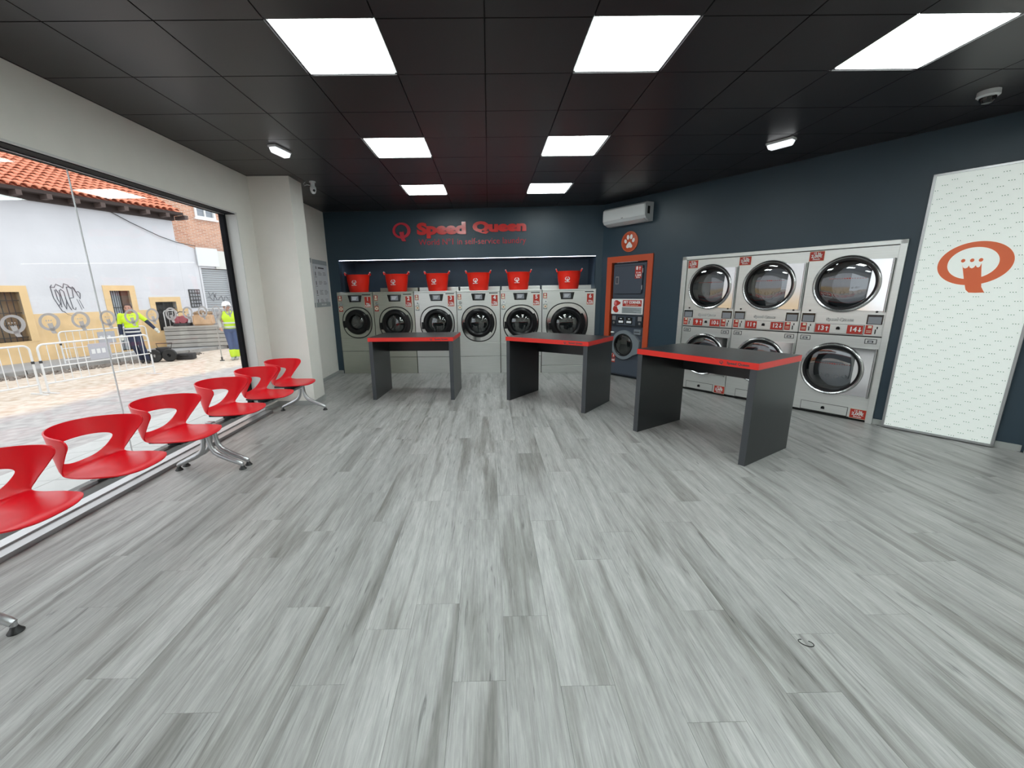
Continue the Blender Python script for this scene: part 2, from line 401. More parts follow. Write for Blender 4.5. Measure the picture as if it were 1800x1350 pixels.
# floor
floor = thing('floor', None, None, (0, 0, 0), kind='structure')
fb = MB(); fb.box(XL-0.15, XR+.1, YB-.1, 6.3, -0.12, -0.006)
fo = fb.build('subfloor', mat('subfloor_dark', (0.10, 0.10, 0.095), 0.8), floor)
PW = 0.2145; PL = 1.22; rest = []
nplank = 0
for k in range(-14, 25):
    x0 = 1.0245 + k*PW; x1 = x0+PW
    if x1 < XL or x0 > XR: continue
    off = (k*0.437 + (0.21 if k % 3 == 0 else 0)) % 1.0
    if k == 0: off = ((-1.343)/PL) % 1.0
    if k == -1: off = ((-0.912)/PL) % 1.0
    if k == 1: off = ((-1.004)/PL) % 1.0
    for j in range(-6, 7):
        y0 = (j+off)*PL; y1 = y0+PL
        gp = 0.0005
        poly = clip_room([(x0+gp, y0+gp), (x1-gp, y0+gp), (x1-gp, y1-gp), (x0+gp, y1-gp)], 0.0)
        if area(poly) < 0.0015: continue
        rn = random.random()
        if y1 < -2.3 or (x0 > 5.0 and y1 < -0.6) or nplank >= 299: rest.append((poly, rn)); continue
        cx = (x0+x1)/2; cy = (y0+y1)/2
        m_ = MB(); m_.poly3([(x-cx, y-cy, -0.006) for x, y in poly], (0, 0, 0.006))
        o = m_.build('plank', M['plank'], floor, loc=(cx, cy, 0)); nplank += 1
        at = o.data.attributes.new('rnd', 'FLOAT', 'FACE'); at.data.foreach_set('value', [rn]*len(o.data.polygons))
bm = bmesh.new(); rs = []
me_ = MB()
for poly, rn in rest:
    nf = len(me_.bm.faces); me_.poly3([(x, y, -0.006) for x, y in poly], (0, 0, 0.006)); rs += [rn]*(len(me_.bm.faces)-nf)
o = me_.build('plank', M['plank'], floor); o['kind'] = 'stuff'
at = o.data.attributes.new('rnd', 'FLOAT', 'FACE'); at.data.foreach_set('value', rs)

# ceiling with its tiles and grid
ceil = thing('ceiling', None, None, kind='structure')
mb = MB(); mb.box(XL-.15, XR+.1, YB-.1, 6.3, ZC+0.02, ZC+0.12); mb.build('slab', M['tbar'], ceil)
LIGHTS = [(0, 0), (3, 0), (6, 0), (0, 3), (3, 3), (0, 6), (3, 6), (0, -3), (3, -3), (6, -3), (9, -3), (0, -6), (3, -6), (6, -6)]
for c in range(-4, 11):
    for r_ in range(-9, 10):
        if (c, r_) in LIGHTS: continue
        g = 0.004
        poly = clip_room([(c*.6+g, r_*.6+g), (c*.6+.6-g, r_*.6+g), (c*.6+.6-g, r_*.6+.6-g), (c*.6+g, r_*.6+.6-g)], 0.0)
        if area(poly) < 0.002: continue
        cx = c*.6+.3; cy = r_*.6+.3
        m_ = MB(); m_.poly3([(x-cx, y-cy, 0) for x, y in poly], (0, 0, 0.018))
        o = m_.build('ceiling_tile', M['ceil'], ceil, loc=(cx, cy, ZC))
        # metal tiles never hang perfectly flush
        o.rotation_euler = (random.uniform(-.0012, .0012), random.uniform(-.0012, .0012), 0)
lab = {(0, 0): 'large square ceiling light panel at top left, nearest the window', (3, 0): 'large square ceiling light panel at top centre right', (6, 0): 'large square ceiling light panel at top right, above the poster side',
       (0, 3): 'middle-row square ceiling light panel on the window side', (3, 3): 'middle-row square ceiling light panel on the dryer side',
       (0, 6): 'farthest small-looking ceiling light panel above the red wall logo', (3, 6): 'farthest small-looking ceiling light panel beside the air conditioner'}
for c, r_ in LIGHTS:
    t = thing('ceiling_light_panel', lab.get((c, r_), 'square ceiling light panel behind the viewer'), 'ceiling light', (c*.6+.3, r_*.6+.3, ZC), group='square light panels in the black ceiling')
    m_ = MB(); m_.ring2(rrect(-.297, .297, -.297, .297, .004, 1), rrect(-.284, .284, -.284, .284, .003, 1), 0, .012)
    o = m_.build('frame', M['panel_frame'], t); o.rotation_euler = (PI/2, 0, 0); o.location = (0, 0, .01)
    m_ = MB(); m_.box(-.284, .284, -.284, .284, 0.002, .008); m_.build('diffuser', M['panel_on'], t)

# walls ---------------------------------------------------------
def wallbox(name, x0, x1, y0, y1, z0, z1, m, parent=None):
    b = MB(); b.box(x0, x1, y0, y1, z0, z1); o = b.build(name, M[m], parent)
    if parent is None: o['kind'] = 'structure'
    return o
YW0 = -3.1
# left wall: header above the window, pier beside it, and piece behind the viewer
b = MB()
b.box(XL-.19, XL, YB, YW0, -.3, ZC)
b.box(XL-.19, XL, YW0, YW, 2.487, ZC)
b.box(XL-.19, XL, YW, YP, -.3, ZC)
b.build('wall_left', M['wall_white'])['kind'] = 'structure'
# pillar
b = MB(); b.box(XL-.19, -1.29, YP, 3.415, -.3, ZC); b.build('trim_1', M['wall_white'])['kind'] = 'structure'
# left recess wall behind pillar
b = MB(); b.poly3([(-1.93, 3.415, -.1), (-1.795, 3.415, -.1), (A1.x, A1.y, -.1), (A1.x-.15, A1.y+.02, -.1)], (0, 0, ZC+.1)); b.build('wall_left_recess', M['wall_white'])['kind'] = 'structure'
# back wall in its own frame, with openings for machines and niche
wb = thing('wall_back', None, None, (A1.x, A1.y, 0), a1, kind='structure')
def wb_box(name, x0, x1, z0, z1, y0=0.0, y1=0.12, m='wall_blue'):
    b = MB(); b.box(x0, x1, y0, y1, z0, z1); return b.build(name, M[m], wb)
wb_box('upper_panel', 0, L1, 2.13, ZC)
wb_box('left_jamb_panel', 0, .105, 0, 1.557); wb_box('left_jamb_panel', 0, .206, 1.557, 2.13)
wb_box('right_jamb_panel', 4.968, L1, 0, 1.557); wb_box('right_jamb_panel', 4.938, L1, 1.557, 2.13)
wb_box('niche_back', .0, L1, 0, 2.3, .80, .86, 'niche_blue')
wb_box('niche_side', .15, .206, 1.557, 2.13, .12, .80, 'niche_blue'); wb_box('niche_side', 4.938, 5.0, 1.557, 2.13, .12, .80, 'niche_blue')
wb_box('niche_soffit', .15, 5.0, 2.13, 2.2, .12, .80, 'niche_blue')
# right wall
wr = thing('wall_right', None, None, (B1.x, B1.y, 0), a2, kind='structure')
def wr_box(name, x0, x1, z0, z1, y0=0.0, y1=0.12, m='wall_blue'):
    b = MB(); b.box(x0, x1, y0, y1, z0, z1); return b.build(name, M[m], wr)
wr_box('panel', 0, .24, 0, ZC); wr_box('panel', .24, .97, 2.02, ZC); wr_box('panel', .97, 1.61, 0, ZC)
wr_box('panel', 1.61, 4.0, 1.955, ZC); wr_box('panel', 4.0, L2, 0, ZC)
wr_box('opening_back', .2, 4.05, 0, 2.05, .75, .8, 'seam')
# remaining walls
b = MB(); b.poly3([(P2.x-.03, P2.y-.02, 0), (XR+.2, P2.y-.02, 0), (XR+.2, YB, 0), (P2.x-.03, YB, 0)], (0, 0, ZC)); b.build('wall_near_right', M['wall_white'])['kind'] = 'structure'
b = MB(); b.box(XL-.42, XR+.2, YB-.15, YB, 0, ZC); b.build('wall_rear', M['wall_white'])['kind'] = 'structure'

# baseboards
def bb(name, p, q, h=.062, t=.012):
    p = Vector(p); q = Vector(q); d = (q-p).normalized(); n = Vector((d.y, -d.x))
    b = MB(); b.poly3([(p.x, p.y, 0), (q.x, q.y, 0), ((q+n*t).x, (q+n*t).y, 0), ((p+n*t).x, (p+n*t).y, 0)], (0, 0, h))
    o = b.build(name, M['base_grey']); o['kind'] = 'structure'
bb('baseboard_pillar_side', (-1.29, 3.05), (-1.29, 3.427)); bb('baseboard_pillar_front', (XL, 3.05), (-1.278, 3.05))
bb('baseboard_recess', (-1.797, 3.42), (-1.787, 5.43)); bb('baseboard_left_pier', (XL, YW), (XL, YP))
bb('baseboard_back_left', A1, A1+d1*.10); bb('baseboard_back_right', A1+d1*4.97, A1+d1*(L1-.01))
bb('baseboard_right_1', B1+d2*.01, B1+d2*.13); bb('baseboard_right_2', B1+d2*1.07, B1+d2*1.54); bb('baseboard_right_3', B1+d2*4.04, B1+d2*(L2-.02))
bb('baseboard_near_right', (P2.x-.03, P2.y-.03), (P2.x-.03, YB+.01))

# window ---------------------------------------------------------
win = thing('window_1', None, None, (0, 0, 0), kind='structure')
ZS = 0.046; ZH = 2.462
for y0, y1, nm in ((YW0+.05, 0.795, 'pane'), (0.800, YW-.055, 'pane')):
    b = MB(); b.box(XG-.004, XG+.004, y0, y1, ZS, ZH); b.build(nm, M['glass'], win)
b = MB(); b.box(XG-.005, XG+.005, .795, .800, ZS, ZH); b.build('glass_joint', mat('silicone_joint', (0.62, 0.62, 0.62), 0.3), win)
b = MB(); b.box(XG-.03, XG+.03, YW0, YW, ZH, 2.487, .002); b.box(XG+.045, XL-.0145, YW0, YW-.011, 2.466, 2.4868); b.build('head_frame', M['frame_blk'], win)
b = MB(); b.box(XG+.032, XG+.044, YW0, YW-.05, ZH-.004, 2.486, .002); b.build('head_bead', M['alu_sat'], win)
b = MB(); b.box(XL-.014, XL+.004, YW0, YW+.002, 2.472, 2.4865, .002); b.build('opening_trim', M['reveal'], win)
b = MB(); b.box(XG-.03, XG+.03, YW-.055, YW, .02, 2.486, .004); b.build('jamb_frame', M['frame_blk'], win)
b = MB(); b.box(XL-.13, XL, YW-.010, YW+.002, .0, 2.487); b.build('reveal_lining', M['reveal'], win)
b = MB(); b.box(XG-.03, -1.705, YW0, YW-.02, 0.0, .034, .003); b.build('sill_body', M['alu_sat'], win)
b = MB(); b.box(XG-.03, -1.80, YW0, YW-.02, .034, ZS, .002); b.build('sill_cap', mat('sill_cap_alu', (0.62, 0.63, 0.65), 0.35, metal=.6), win)
for i in range(-8, 12):
    y = .144 + i*.2355
    if y > YW-.15: break
    m_ = MB(); q_logo(m_, 0, 0, .152, -.0006, .0006, 32)
    o = m_.build('logo_decal', M['frost'], win); o.location = (XG+.006, y, 1.352); o.rotation_euler = (0, 0, PI/2)
# outside sill stones in a dark row
b = MB(); b.box(-2.30, XL-.12, YW0, 4.2, -.35, -.05); so = b.build('trim_2', mat('threshold_concrete', (0.16, 0.155, 0.15), 0.8)); so['kind'] = 'structure'
for i in range(-6, 9):
    b = MB(); b.box(-.145, .145, -.195, .195, 0, .02, .002); o = b.build('stone', mat('dark_threshold_stone', (0.085, 0.085, 0.085), 0.45, var=.1) if i == -6 else o.data.materials[0], so, loc=(-2.165, .1+i*.4, -.05))
# ------------------------------------------------------------------ washing machines (local x along the back wall, -y into the room)
def in_wall(A, d, s, z=0.0, off=0.0):
    n = Vector((d.y, -d.x)); p = A + d*s + n*off; return (p.x, p.y, z)
TOPZ = 1.555
SCOL = M['steel']
def washer(idx, s0, s1, plz, door_r, blk_r, gl_r, cz, cx, low_seam, look, num, kg, price, tone):
    W = s1-s0; t = thing('washing_machine', look, 'washing machine', in_wall(A1, d1, s0, 0, .012), a1, 'front-loading washers along the back wall')
    g = .006; x0 = g; x1 = W-g
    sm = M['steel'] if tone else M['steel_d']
    ow, oh_t, oh_b = door_r, door_r*.98, door_r*1.07
    # plinth
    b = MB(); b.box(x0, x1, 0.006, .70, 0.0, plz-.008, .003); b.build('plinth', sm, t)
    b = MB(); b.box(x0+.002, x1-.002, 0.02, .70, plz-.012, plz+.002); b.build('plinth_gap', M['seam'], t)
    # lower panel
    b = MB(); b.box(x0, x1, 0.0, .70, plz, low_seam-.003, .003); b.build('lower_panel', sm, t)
    # front panel with a hole for the door
    outl = []; inn = []
    N = 64
    def super_out(a, rx, rt, rb, p=2.3):
        c = math.cos(a); s_ = math.sin(a); r = (abs(c)**p+abs(s_)**p)**(-1/p)
        return (cx+rx*r*c, cz+(rt if s_ > 0 else rb)*r*s_)
    def rect_pt(a):
        c = math.cos(a); s_ = math.sin(a)
        tx = ((x1-cx) if c > 0 else (cx-x0))/max(abs(c), 1e-6); tz = ((TOPZ-.03-cz) if s_ > 0 else (cz-low_seam))/max(abs(s_), 1e-6); k = min(tx, tz)
        return (cx+k*c, cz+k*s_)
    angs = sorted(set([2*PI*k/N for k in range(N)] + [math.atan2(z-cz, x-cx) % (2*PI) for x in (x0, x1) for z in (low_seam, TOPZ-.03)]))
    b = MB(); b.ring2([rect_pt(a) for a in angs], [super_out(a, ow+.006, oh_t+.006, oh_b+.006) for a in angs], 0.0, .06)
    b.build('front_panel', sm, t)
    b = MB(); b.box(x0, x1, .06, .70, low_seam, TOPZ-.03); b.build('cabinet', M['steel_d'], t)
    b = MB(); b.ring2([super_out(a, ow+.008, oh_t+.008, oh_b+.008) for a in angs], [super_out(a, ow-.012, oh_t-.012, oh_b-.012) for a in angs], 0.004, .05); b.build('door_gasket', M['seam'], t)
    b = MB(); b.box(x0, x1, -.004, .68, TOPZ-.028, TOPZ, .005); b.build('top_lid', sm, t)
    if idx > 0:
        b = MB(); b.box(x0+.01, x1-.01, .43, .70, TOPZ, TOPZ+.075, .006); b.build('hopper_cover', sm, t)
    # door
    dr = thing('door', None, None, (0, 0, 0)); dr.parent = t
    n2 = 64
    b = MB(); oa = [2*PI*k/n2 for k in range(n2)]
    b.ring2([super_out(a, ow-.014, oh_t-.014, oh_b-.014) for a in oa], ell(cx, cz, blk_r*.97, blk_r*.97, n2), -.006, .03)
    b.build('door_plate', M['steel_hi'] if tone > 1 else sm, dr)
    b = MB(); b.lathe([(blk_r*1.0, .0), (blk_r*1.02, -.018), (blk_r*.97, -.042), (blk_r*.86, -.055), (gl_r*1.10, -.050), (gl_r*1.0, -.030), (gl_r*1.0, .02), (blk_r*.95, .02)], (cx, 0, cz), 'Y', 64, close=True)
    b.build('door_ring', M['blk'], dr, smooth=True)
    # grip on the right side and hinge on the left
    b = MB(); pts = [(cx+blk_r*1.12*math.cos(R(a)), cz+blk_r*1.12*math.sin(R(a))) for a in range(-38, 40, 6)] + [(cx+blk_r*.90*math.cos(R(a)), cz+blk_r*.90*math.sin(R(a))) for a in range(38, -40, -6)]
    b.prism(pts, -.052, -.006); b.build('handle', M['blk'], dr)
    b = MB(); b.box(cx-blk_r*1.13, cx-blk_r*.88, -.036, -.004, cz-.15*blk_r-.07, cz-.15*blk_r+.06, .008); b.build('hinge', M['blk'], dr)
    b = MB(); b.lathe([(0, -.045), (gl_r*.5, -.042), (gl_r*.85, -.030), (gl_r*1.01, -.012)], (cx, 0, cz), 'Y', 48); b.build('porthole', M['door_glass'], dr, smooth=True)
    # drum
    b = MB(); b.lathe([(gl_r*1.02, -.01), (gl_r*1.04, .04), (gl_r*1.35, .07), (gl_r*1.35, .055)], (cx, .0, cz), 'Y', 40); b.build('drum_mouth', M['drum_d'], t, smooth=True)
    b = MB(); b.lathe([(gl_r*1.05, .058), (gl_r*.98, .0585), (gl_r*.86, .0588), (gl_r*.30, .052), (gl_r*.10, .045), (0, .043)], (cx, .0, cz), 'Y', 40); b.build('drum', M['drum_w'], t, smooth=True)
    b = MB()
    for k in range(3):
        a = R(90+120*k+20*idx); b.cyl((cx+gl_r*.25*math.cos(a), .046, cz+gl_r*.25*math.sin(a)), (cx+gl_r*.92*math.cos(a), .046, cz+gl_r*.92*math.sin(a)), .016, .03, 8)
    b.build('drum_paddles', M['drum_w'], t)
    # display
    dx = cx-.01 + (.012 if idx in (1, 2, 3) else 0); dz = 1.437
    b = MB(); b.prism([(dx-.135, dz+.063), (dx+.135, dz+.063), (dx+.108, dz-.063), (dx-.108, dz-.063)], -.004, .004); dp = b.build('display', M['blk_gl'], t)
    b = MB(); b.box(dx-.070, dx+.070, -.006, -.003, dz-.042, dz+.046, .002); b.build('screen', M['lcd'], dp)
    b = MB()
    for k in range(3): b.box(dx-.05, dx+.02+.012*k, -.0068, -.0058, dz-.02+k*.02, dz-.014+k*.02)
    b.build('screen_marks', M['lcd_mark'], dp)
    # number label
    lx = W-.104; lz0 = 1.275; lz1 = 1.468
    b = MB(); b.box(lx-.058, lx+.058, -.0022, .001, lz0, lz1); lb = b.build('number_label', M['red_lab'], t)
    b = MB(); b.box(lx-.064, lx+.064, -.001, .001, lz0-.006, lz1+.006); b.build('label_border', M['cream'], lb)
    text(num, .095, 'number', 'white', lb, (lx, -.003, lz1-.045), offset=.003)
    text(kg, .043, 'load_text', 'white', lb, (lx, -.003, lz0+.066), offset=.001)
    text(price, .045, 'price_text', 'white', lb, (lx, -.003, lz0+.026), offset=.0015)
    b = MB(); b.box(lx-.10, lx+.06, -.002, .001, 1.497, 1.512); b.build('rating_plate', M['seam'], t)
    # instruction stickers on the left
    st = thing('instruction_stickers', None, None, (0, 0, 0)); st.parent = t
    ex = .055 + (0 if idx else .0)
    b = MB(); b.box(ex-.034, ex+.034, -.0022, .001, 1.395, 1.49); b.build('sticker', M['red_lab'], st)
    b = MB(); b.box(ex-.018, ex+.018, -.0032, .0, 1.447, 1.482, .001); b.box(ex-.024, ex+.024, -.0028, .0, 1.405, 1.438); b.build('sticker_print', M['cream'], st)
    b = MB(); b.cyl((ex+.012, -.014, 1.335), (ex+.012, .0, 1.335), .030, .034, 20); b.build('soap_button', M['white'] if idx in (2, 4, 5) else M['steel_hi'], st, smooth=True)
    b = MB(); b.cyl((ex+.014, -.017, 1.338), (ex+.014, -.012, 1.338), .014, seg=12); b.build('button_core', M['grey_pr'], st)
    b = MB(); b.box(ex-.034, ex+.042, -.0022, .001, 1.198, 1.292); b.build('sticker', M['red_lab'] if idx in (0, 1) else M['grey_pr'], st)
    b = MB(); b.cyl((ex+.006, -.010, 1.25), (ex+.006, .0, 1.25), .034, seg=20); b.build('start_dial', M['cream'], st)
    b = MB(); b.cyl((ex+.006, -.013, 1.25), (ex+.006, -.009, 1.25), .011, seg=12); b.build('dial_mark', M['red_lab'], st)
    return t
WS = [  # s0, s1, plinth z, outline r, black ring r, glass r, centre z, centre x (local), seam, look, number
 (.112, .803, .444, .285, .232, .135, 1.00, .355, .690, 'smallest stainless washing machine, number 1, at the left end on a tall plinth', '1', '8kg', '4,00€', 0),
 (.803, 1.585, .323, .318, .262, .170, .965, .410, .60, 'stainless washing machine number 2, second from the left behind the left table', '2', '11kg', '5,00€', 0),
 (1.585, 2.39, .323, .326, .262, .175, .965, .425, .60, 'stainless washing machine number 3 with a pinkish sheen, behind the left table', '3', '11kg', '5,00€', 1),
 (2.39, 3.205, .330, .328, .266, .182, .960, .410, .588, 'bright stainless washing machine number 4, fully visible in the gap between two tables', '4', '14kg', '6,00€', 2),
 (3.205, 3.98, .330, .330, .272, .186, .960, .385, .588, 'bright stainless washing machine number 5, behind the left end of the middle table', '5', '14kg', '6,00€', 2),
 (3.98, 4.962, .145, .385, .298, .202, .935, .465, .41, 'largest stainless washing machine, number 6, at the right end of the row', '6', '18kg', '8,00€', 2),
]
for i, a in enumerate(WS):
    washer(i, a[0], a[1], a[2], a[3], a[4], a[5], a[6], a[7], a[8], a[9], a[10], a[11], a[12], a[13])
struct_led = MB(); struct_led.box(.215, 4.93, .004, .022, 2.1240, 2.1295)
t = struct_led.build('led_strip_light', M['strip_on']); t.location = (A1.x, A1.y, 0); t.rotation_euler = (0, 0, a1)
tag(t, 'thin glowing white light strip along the top edge of the niche above the washers', 'light strip')

# red tubs --------------------------------------------------------
def make_tub():
    t = thing('laundry_tub', 'x', 'laundry tub', (0, 0, 0), a1, 'red rubber laundry tubs on the washers')
    rt, rb, h = .215, .166, .320
    b = MB(); b.lathe([(0, 0), (rb, 0), (rb+.012, .012), (rt*.955, h*.66), (rt, h-.012), (rt+.008, h), (rt-.004, h+.003), (rt-.008, h-.012), (rt*.93, h*.66), (rb-.004, .02), (0, .016)], (0, 0, 0), 'Z', 40, sz=.86)
    b.build('tub_body', M['red_tub'], t, smooth=True)
    for sx in (-1, 1):
        b = MB(); pts = []
        for k in range(13):
            a = PI*k/12; pts.append((sx*(rt+.000+.024*math.sin(a)), -.070*math.cos(a), h-.012+.055*math.sin(a)))
        b.tube(pts, [.010]*13, 8); b.build('handle', M['red_tub'], t, smooth=True)
        b = MB(); b.tube([(sx*(rt+.022), -.04, h+.036), (sx*(rt+.025), .0, h+.043), (sx*(rt+.022), .04, h+.036)], .0125, 8); b.build('handle_grip', M['white_pl'], t, smooth=True)
    # round emblem printed on the slanted front
    b = MB(); q_logo(b, 0, 0, .088, -.001, .001, 28)
    pr = b.build('logo_print', M['white'], t); pr.location = (-.035, -.1760, .185); pr.rotation_euler = (R(-6), 0, R(-9))
    x_ = text('SPEED QUEEN', .015, 'print_text', 'white', pr, (0, -.001, -.058), offset=.0008)
    x_ = text('LAUNDRY', .014, 'print_text', 'white', pr, (0, -.001, .056), offset=.0004)
    return t
tub = make_tub()
TS = [(.472, 'leftmost red rubber laundry tub, on the smallest washer'), (1.225, 'second red laundry tub from the left, on washer number 2'), (2.005, 'third red laundry tub from the left, on washer number 3'), (2.79, 'fourth red laundry tub, above the washer seen between the two tables'), (3.545, 'fifth red laundry tub from the left, on washer number 5'), (4.485, 'rightmost red laundry tub, on the largest washer')]
for i, (s, w_) in enumerate(TS):
    o = tub if i == 0 else dup(tub)
    o.location = in_wall(A1, d1, s, TOPZ+.001, -.205); o.rotation_euler = (0, 0, a1 + [R(6), R(3), 0, R(-2), R(2), R(-3)][i])
    o['label'] = w_

# wall lettering --------------------------------------------------
def on_back(s, z, off=.012): return in_wall(A1, d1, s, z, off)
sign = thing('wall_sign', 'raised glossy red lettering and round emblem on the slate back wall', 'sign', on_back(0, 0, 0), a1)
b = MB(); q_logo(b, 0, 0, .33, -.012, .012, 56, dots=False); e_ = b.build('emblem', M['red_txt'], sign); e_.location = (1.435, -.015, 2.625)
text_fit('Speed', 1.715, 2.605, 2.482, 2.752, -.014, 'lettering', 'red_br', sign, ext=.012, offset=.015)
text_fit('Queen', 2.725, 3.685, 2.538, 2.752, -.014, 'lettering', 'red_br', sign, ext=.012, offset=.016)
text_fit("World Nº1 in self-service laundry", 1.735, 3.68, 2.335, 2.472, -.012, 'lettering', 'red_txt', sign, ext=.004, offset=-.0012)

# info posters on the recess wall -----------------------------------
def recess_poster(y0, y1, z0, z1, label, seed):
    t = thing('wall_poster', label, 'poster', (-1.792, 0, 0), 0, 'price and instruction posters in the left recess')
    b = MB(); b.box(0, .008, y0, y1, z0, z1, .001); b.build('board', M['white_pl'], t)
    for za, zb in ((z1-.075, z1), (z0, z0+.08)):
        b = MB(); b.box(.008, .011, y0, y1, za, zb); b.build('dark_band', M['grey_pr'], t)
    rnd = random.Random(seed)
    b = MB(); w_ = y1-y0
    for r_ in range(4):
        z = z1-.24-r_*.155
        b.box(.008, .0095, y0+.07, y0+.095, z-.03, z+.035)
        b.box(.008, .0095, y0+.05, y0+.13, z-.055, z-.048)
        for c in range(2):
            for q in range(3+(r_ == 2)):
                yy = y0+.20+c*w_*.34; b.box(.008, .0095, yy, yy+w_*(.16+.1*rnd.random()), z+.03-q*.022, z+.036-q*.022)
    b.box(.008, .0095, y0+.22, y0+w_*.75, z1-.145, z1-.122)
    b.build('printed_text', M['dk_txt'], t)
    b = MB(); q_logo(b, 0, 0, .05, -.0005, .0005, 20); q = b.build('printed_emblem', M['dk_txt'], t); q.location = (.010, y0+.13, z1-.13); q.rotation_euler = (0, 0, PI/2)
    text('SPEED QUEEN', .035, 'printed_heading', 'white', t, (.0115, (y0+y1)/2, z0+.04), ext=.0004, rot=(PI/2, 0, PI/2))
    return t
recess_poster(4.72, 5.36, 1.305, 2.11, 'grey-white instruction poster in the recess, the right one next to the blue wall', 1)
recess_poster(4.02, 4.68, 1.305, 2.12, 'grey-white instruction poster in the recess, mostly hidden behind the white pillar', 2)

# ------------------------------------------------------------------ right wall: pet machine
def on_r(s, z=0.0, off=0.0): return in_wall(B1, d2, s, z, off)
pf = thing('orange_frame', 'orange painted frame surrounding the pet laundry machine', 'frame', on_r(0), a2)
for nm, x0, x1, z0, z1 in (('frame_side', .136, .240, 0, 1.985), ('frame_side', .960, 1.058, 0, 1.985), ('frame_top', .136, 1.058, 1.985, 2.085)):
    b = MB(); b.box(x0, x1, -.022, .05, z0, z1, .002); b.build(nm, M['orange'], pf)
pm = thing('pet_washer_dryer', 'navy stacked pet laundry machine inside the orange frame with a PET CORNER sign', 'washing machine', on_r(0), a2)
b = MB(); b.box(.268, .935, .02, .70, .03, 1.96, .004); b.build('body', M['navy'], pm)
b = MB(); b.box(.241, .268, .05, .70, 0, 1.985); b.box(.935, .959, .05, .70, 0, 1.985); b.box(.268, .935, .06, .7, 1.96, 1.985); b.box(.268, .935, .05, .70, 0, .03); b.build('gap_filler', M['navy_d'], pm)
b = MB(); b.box(.272, .931, .008, .03, 1.40, 1.95, .004); b.build('upper_panel', M['navy'], pm)
b = MB(); b.prism(rrect(.290, .885, 1.455, 1.925, .03), -.004, .009); ud = b.build('upper_door_gap', M['navy_d'], pm)
b = MB(); b.prism(rrect(.298, .877, 1.463, 1.917, .026), -.022, -.003); ud = b.build('upper_door', M['navy'], pm)
b = MB(); b.ring2(rrect(.343, .413, 1.62, 1.75, .006, 2), rrect(.356, .400, 1.635, 1.735, .005, 2), -.030, -.02); b.build('latch', M['alu_sat'], ud)
for z in (1.56, 1.83):
    b = MB(); b.cyl((.882, -.018, z-.035), (.882, -.018, z+.035), .008, seg=10); b.build('hinge', M['alu_sat'], ud)
b = MB(); b.box(.738, .868, -.0245, -.0215, 1.705, 1.905); ll = b.build('number_label', M['red_lab'], ud)
text('8', .075, 'number', 'white', ll, (.775, -.026, 1.868), offset=.003)
b = MB(); b.prism([(.823, 1.84), (.833, 1.84), (.833, 1.872), (.847, 1.872), (.828, 1.897), (.809, 1.872), (.823, 1.872)], -.0262, -.024); b.build('arrow', M['white'], ll)
text('15 min', .036, 'label_text', 'white', ll, (.803, -.026, 1.80), offset=.0008); text('1,50€', .052, 'label_text', 'white', ll, (.803, -.026, 1.755), offset=.0015)
text('Secado', .026, 'label_text', 'white', ll, (.803, -.026, 1.722), offset=.0005)
b = MB(); b.box(.266, .918, -.006, .012, 1.112, 1.372, .002); sg = b.build('sign_board', M['white'], pm)
b = MB(); b.box(.508, .892, -.009, -.005, 1.248, 1.352); b.build('sign_red_band', M['red_lab'], sg)
b = MB(); b.box(.498, .896, -.008, -.005, 1.130, 1.232); b.build('sign_grey_band', M['grey_pr'], sg)
text('PET CORNER', .060, 'sign_text', 'white', sg, (.700, -.010, 1.313), offset=.0025, sx=.97)
text('Self-service laundry for pets', .023, 'sign_text', 'cream', sg, (.700, -.010, 1.269), offset=.0003)
b = MB()
for q in range(4): b.box(.52, .80+.07*math.sin(q*2.1), -.0088, -.0075, 1.205-q*.02, 1.209-q*.02)
b.build('sign_small_text', M['dk_txt'], sg)
# dog silhouette: head and neck
b = MB()
b.prism([(.318, 1.275), (.325, 1.325), (.352, 1.350), (.395, 1.348), (.425, 1.330), (.462, 1.318), (.455, 1.288), (.425, 1.272), (.400, 1.258), (.382, 1.250), (.352, 1.252)], -.0085, -.005)
b.prism([(.325, 1.252), (.385, 1.245), (.402, 1.205), (.425, 1.175), (.410, 1.148), (.375, 1.136), (.335, 1.150), (.302, 1.185), (.300, 1.215)], -.0085, -.005)
b.build('dog_silhouette', M['red_lab'], sg)
b = MB(); b.prism(ell(.352, 1.300, .026, .034, 16, R(20)), -.0095, -.008); b.prism([(.332, 1.262), (.385, 1.25), (.392, 1.236), (.345, 1.243)], -.0095, -.008); b.build('dog_collar_and_ear', mat('pink_print', (.75, .2, .2), .5), sg)
b = MB(); b.box(.290, .925, -.004, .022, .900, 1.088, .004); cp = b.build('control_panel', M['navy_d'], pm)
b = MB(); b.box(.400, .790, -.010, -.003, .925, 1.072, .004); ip = b.build('button_panel', M['navy'], cp)
for x in (.425, .595):
    b = MB(); b.box(x, x+.135, -.013, -.009, .945, 1.060, .003); q = b.build('display', M['blk_gl'], ip)
    b = MB(); b.box(x+.02, x+.115, -.0145, -.012, .965, 1.0)
    b.box(x+.05, x+.085, -.0145, -.012, 1.03, 1.042); b.build('display_digits', M['lcd_mark'], q)
for x in (.300, .838):
    b = MB(); b.box(x, x+.072, -.010, -.003, 1.005, 1.078, .002); b.build('coin_slot', M['alu_sat'], cp)
    b = MB(); b.cyl((x+.04, -.014, .962), (x+.04, -.003, .962), .022, seg=16); b.build('coin_button', M['chrome'], cp)
b = MB(); b.box(.770, .905, -.006, .02, .775, .862, .003); vv = b.build('vent_plate', M['gdoor'], pm)
b = MB(); b.box(.785, .885, -.008, -.004, .812, .824); b.build('vent_slot', M['seam'], vv)
b = MB(); b.box(.275, .340, -.004, .02, .773, .800, .004); b.build('indicator', M['white'], pm)
